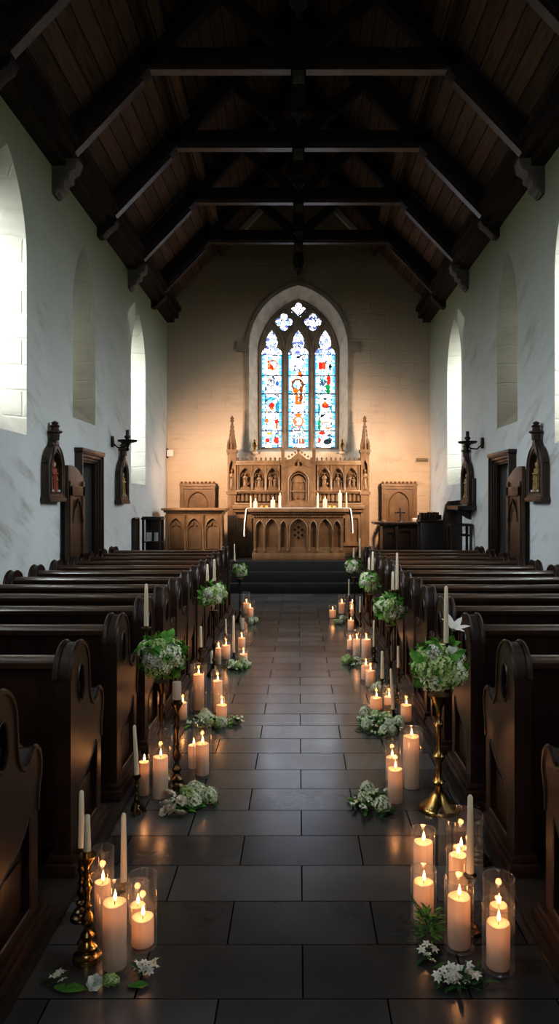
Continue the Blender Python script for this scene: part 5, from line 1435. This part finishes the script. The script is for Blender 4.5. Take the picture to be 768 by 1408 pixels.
def star_bunch(px, Y, w, d, n, nl, label, seed, avoid=True):
    q = random.Random(seed); cx = pt(px,Y)
    t = thing('white_star_flowers', label, 'flowers', (cx,Y,0.001), 0, 'loose white blooms on the floor')
    b = MB()
    def ok(x,y): return all(math.hypot(cx+x-ax,Y+y-ay) > ar+0.025 for (_q,ax,ay,ar) in _placed)
    for i in range(nl):
        x,y = q.uniform(-w,w), q.uniform(-d,d)
        if not ok(x,y): continue
        b.leaf((x,y,0.006+0.02*q.random()),(q.uniform(-1,1),q.uniform(-1,1),q.uniform(.05,.4)),(0,0,1),q.uniform(.03,.055),q.uniform(.010,.02),0.3)
        b.tube([(x,y,0.008),(x+q.uniform(-.03,.03),y+q.uniform(-.03,.03),0.012)],0.0015,5)
    b.build('stems_and_leaves', M['leafdark'], t)
    for i in range(n):
        for _ in range(30):
            x,y = q.uniform(-w,w), q.uniform(-d,d)
            if ok(x,y): break
        else: continue
        f = MB(); n5 = q.choice((5,6))
        for k in range(n5):
            a = 2*PI*k/n5
            f.leaf((0,0,0),(math.cos(a),math.sin(a),0.25),(0,0,1),0.019*q.uniform(.8,1.2),0.010,0.25)
        f.ball((0,0,0.003),0.004,6,4,m=1)
        o = f.build('star_bloom', [M['white'],M['hyd']], t, (x,y,0.016+0.022*q.random())); o.rotation_euler = (q.uniform(-.6,.6),q.uniform(-.5,.5),q.random()*6)
star_bunch(630,2.50,0.085,0.045,30,40,'spray of white star-shaped flowers at the front of the nearest right group',32)
star_bunch(588,2.63,0.030,0.04,6,10,'few white blooms at the aisle edge of the nearest right group',33)
star_bunch(197,2.54,0.045,0.030,12,8,'white star flowers under the short pillar, nearest left group',34)
star_bunch(80,2.49,0.035,0.02,5,4,'two white blooms by the nearest left bench foot',35)
# single loose pieces in front of the nearest left group
def single_leaf(px, Y, L_, W_, ang_, label):
    b = MB(); b.leaf((0,0,0.006),(math.cos(ang_),math.sin(ang_),0.18),(0,0,1),L_,W_,0.25); b.leaf((0,0,0.006),(math.cos(ang_+1.9),math.sin(ang_+1.9),0.10),(0,0,1),L_*0.6,W_*0.8,0.2)
    tag(b.build('green_leaf', M['leaf'], None, (pt(px,Y),Y,0.001)), label, 'leaf', 'loose leaves on the floor')
single_leaf(84,2.44,0.085,0.05,0.2,'dark green leaf on the floor by the nearest left bench foot')
single_leaf(184,2.46,0.05,0.04,0.4,'round green leaf under the short pillar candle, nearest left group')
t = thing('rose_bud', 'single white rose bud on the floor before the nearest left pillar', 'flower', (pt(130,2.46),2.46,0.001))
o = place(ROW,'bud',t,(0,0,0.022),0,(0.62,0.62,0.85)); o.rotation_euler = (0.7,0.2,0)
b = MB(); b.ball((0,0.004,0.014),0.012,8,6); b.tube([(0,0.01,0.012),(-0.025,0.02,0.004)],0.002,5); b.build('calyx', M['leaf'], t)
t = thing('hydrangea_sprig', 'small green hydrangea sprig lying before the nearest left pillar candle', 'flower', (pt(152,2.475),2.475,0.001))
place(HY[2],'hydrangea_head',t,(0,0,0.022),0,(0.55,0.36,0.38))
b = MB(); b.tube([(0,0.0,0.02),(0.03,-0.01,0.006)],0.002,5); b.build('stalk', M['leafdark'], t)

# ------------------------------------------------------------------ candles on the altar
AZ = PLAT+0.985+0.0095
ALT = [(344.5,0.30,.015,.225,'first slim candle from the left on the altar',0),(351,0.12,.035,.13,'glowing low candle at the left end of the altar',1),(375,0.10,.042,.155,'thick white candle left of centre on the altar',1),
       (384.5,0.42,.026,.24,'candle at the back of the altar, just left of the tabernacle',1),(436.5,0.42,.022,.24,'candle at the back of the altar, just right of the tabernacle',1),(446.5,0.10,.040,.165,'thick white candle right of centre on the altar',1),
       (467,0.26,.034,.29,'tall glowing candle toward the right end of the altar',1),(476,0.34,.015,.29,'slim candle farthest right on the altar',0)]
for (px,dy,r,h,lab,lit) in ALT:
    Y = YA+dy
    candle('altar_candle', pt(px,Y), Y, AZ, h, r, lab, bool(lit), 'candle', 'candles on the altar', 1.3, 1.5)
for k,(px,dy) in enumerate(((359,0.2),(366,0.28),(459,0.12),(453,0.30))):
    b = MB(); b.lathe([(0.028,0),(0.034,0.045),(0.030,0.046),(0.024,0.008),(0.001,0.008)],14)
    tag(b.build('votive_cup', M['gold'], None, (pt(px,YA+dy),YA+dy,AZ)), ('outer left','inner left','inner right','outer right')[(0,1,3,2)[k]]+' small gold votive cup on the altar cloth', 'cup', 'votive cups on the altar')

# ------------------------------------------------------------------ warm lamps lighting the altar wall
def spot(loc, tgt, e, size, blend=0.6, col=(1.0,0.66,0.36), rad=0.12):
    ld = bpy.data.lights.new('warm_spot','SPOT'); ld.energy = e; ld.spot_size = math.radians(size); ld.spot_blend = blend; ld.color = col; ld.shadow_soft_size = rad
    o = bpy.data.objects.new('warm_spot', ld); COL.objects.link(o); o.location = loc
    o.rotation_euler = (Vector(tgt)-Vector(loc)).to_track_quat('-Z','Y').to_euler()
spot((-2.35,12.7,2.6),(-1.0,15.4,1.9),400,105,1.0,(1.0,0.60,0.36))
spot((2.35,12.7,2.6),(1.0,15.4,1.9),400,105,1.0,(1.0,0.60,0.36))

# world: pale overcast beyond the walls
w = bpy.data.worlds.new('world'); scene.world = w; w.use_nodes = True
bg = w.node_tree.nodes['Background']; bg.inputs[0].default_value = (0.75,0.85,0.95,1); bg.inputs[1].default_value = 0.6
scene.view_settings.view_transform = 'Standard'
try: scene.view_settings.look = 'Medium High Contrast'
except Exception: pass
scene.view_settings.exposure = 0.25
cy = scene.cycles
cy.max_bounces = 10; cy.diffuse_bounces = 5; cy.glossy_bounces = 4; cy.transparent_max_bounces = 32; cy.transmission_bounces = 4
cy.use_denoising = True; cy.caustics_reflective = False; cy.caustics_refractive = False
cy.sample_clamp_indirect = 6.0
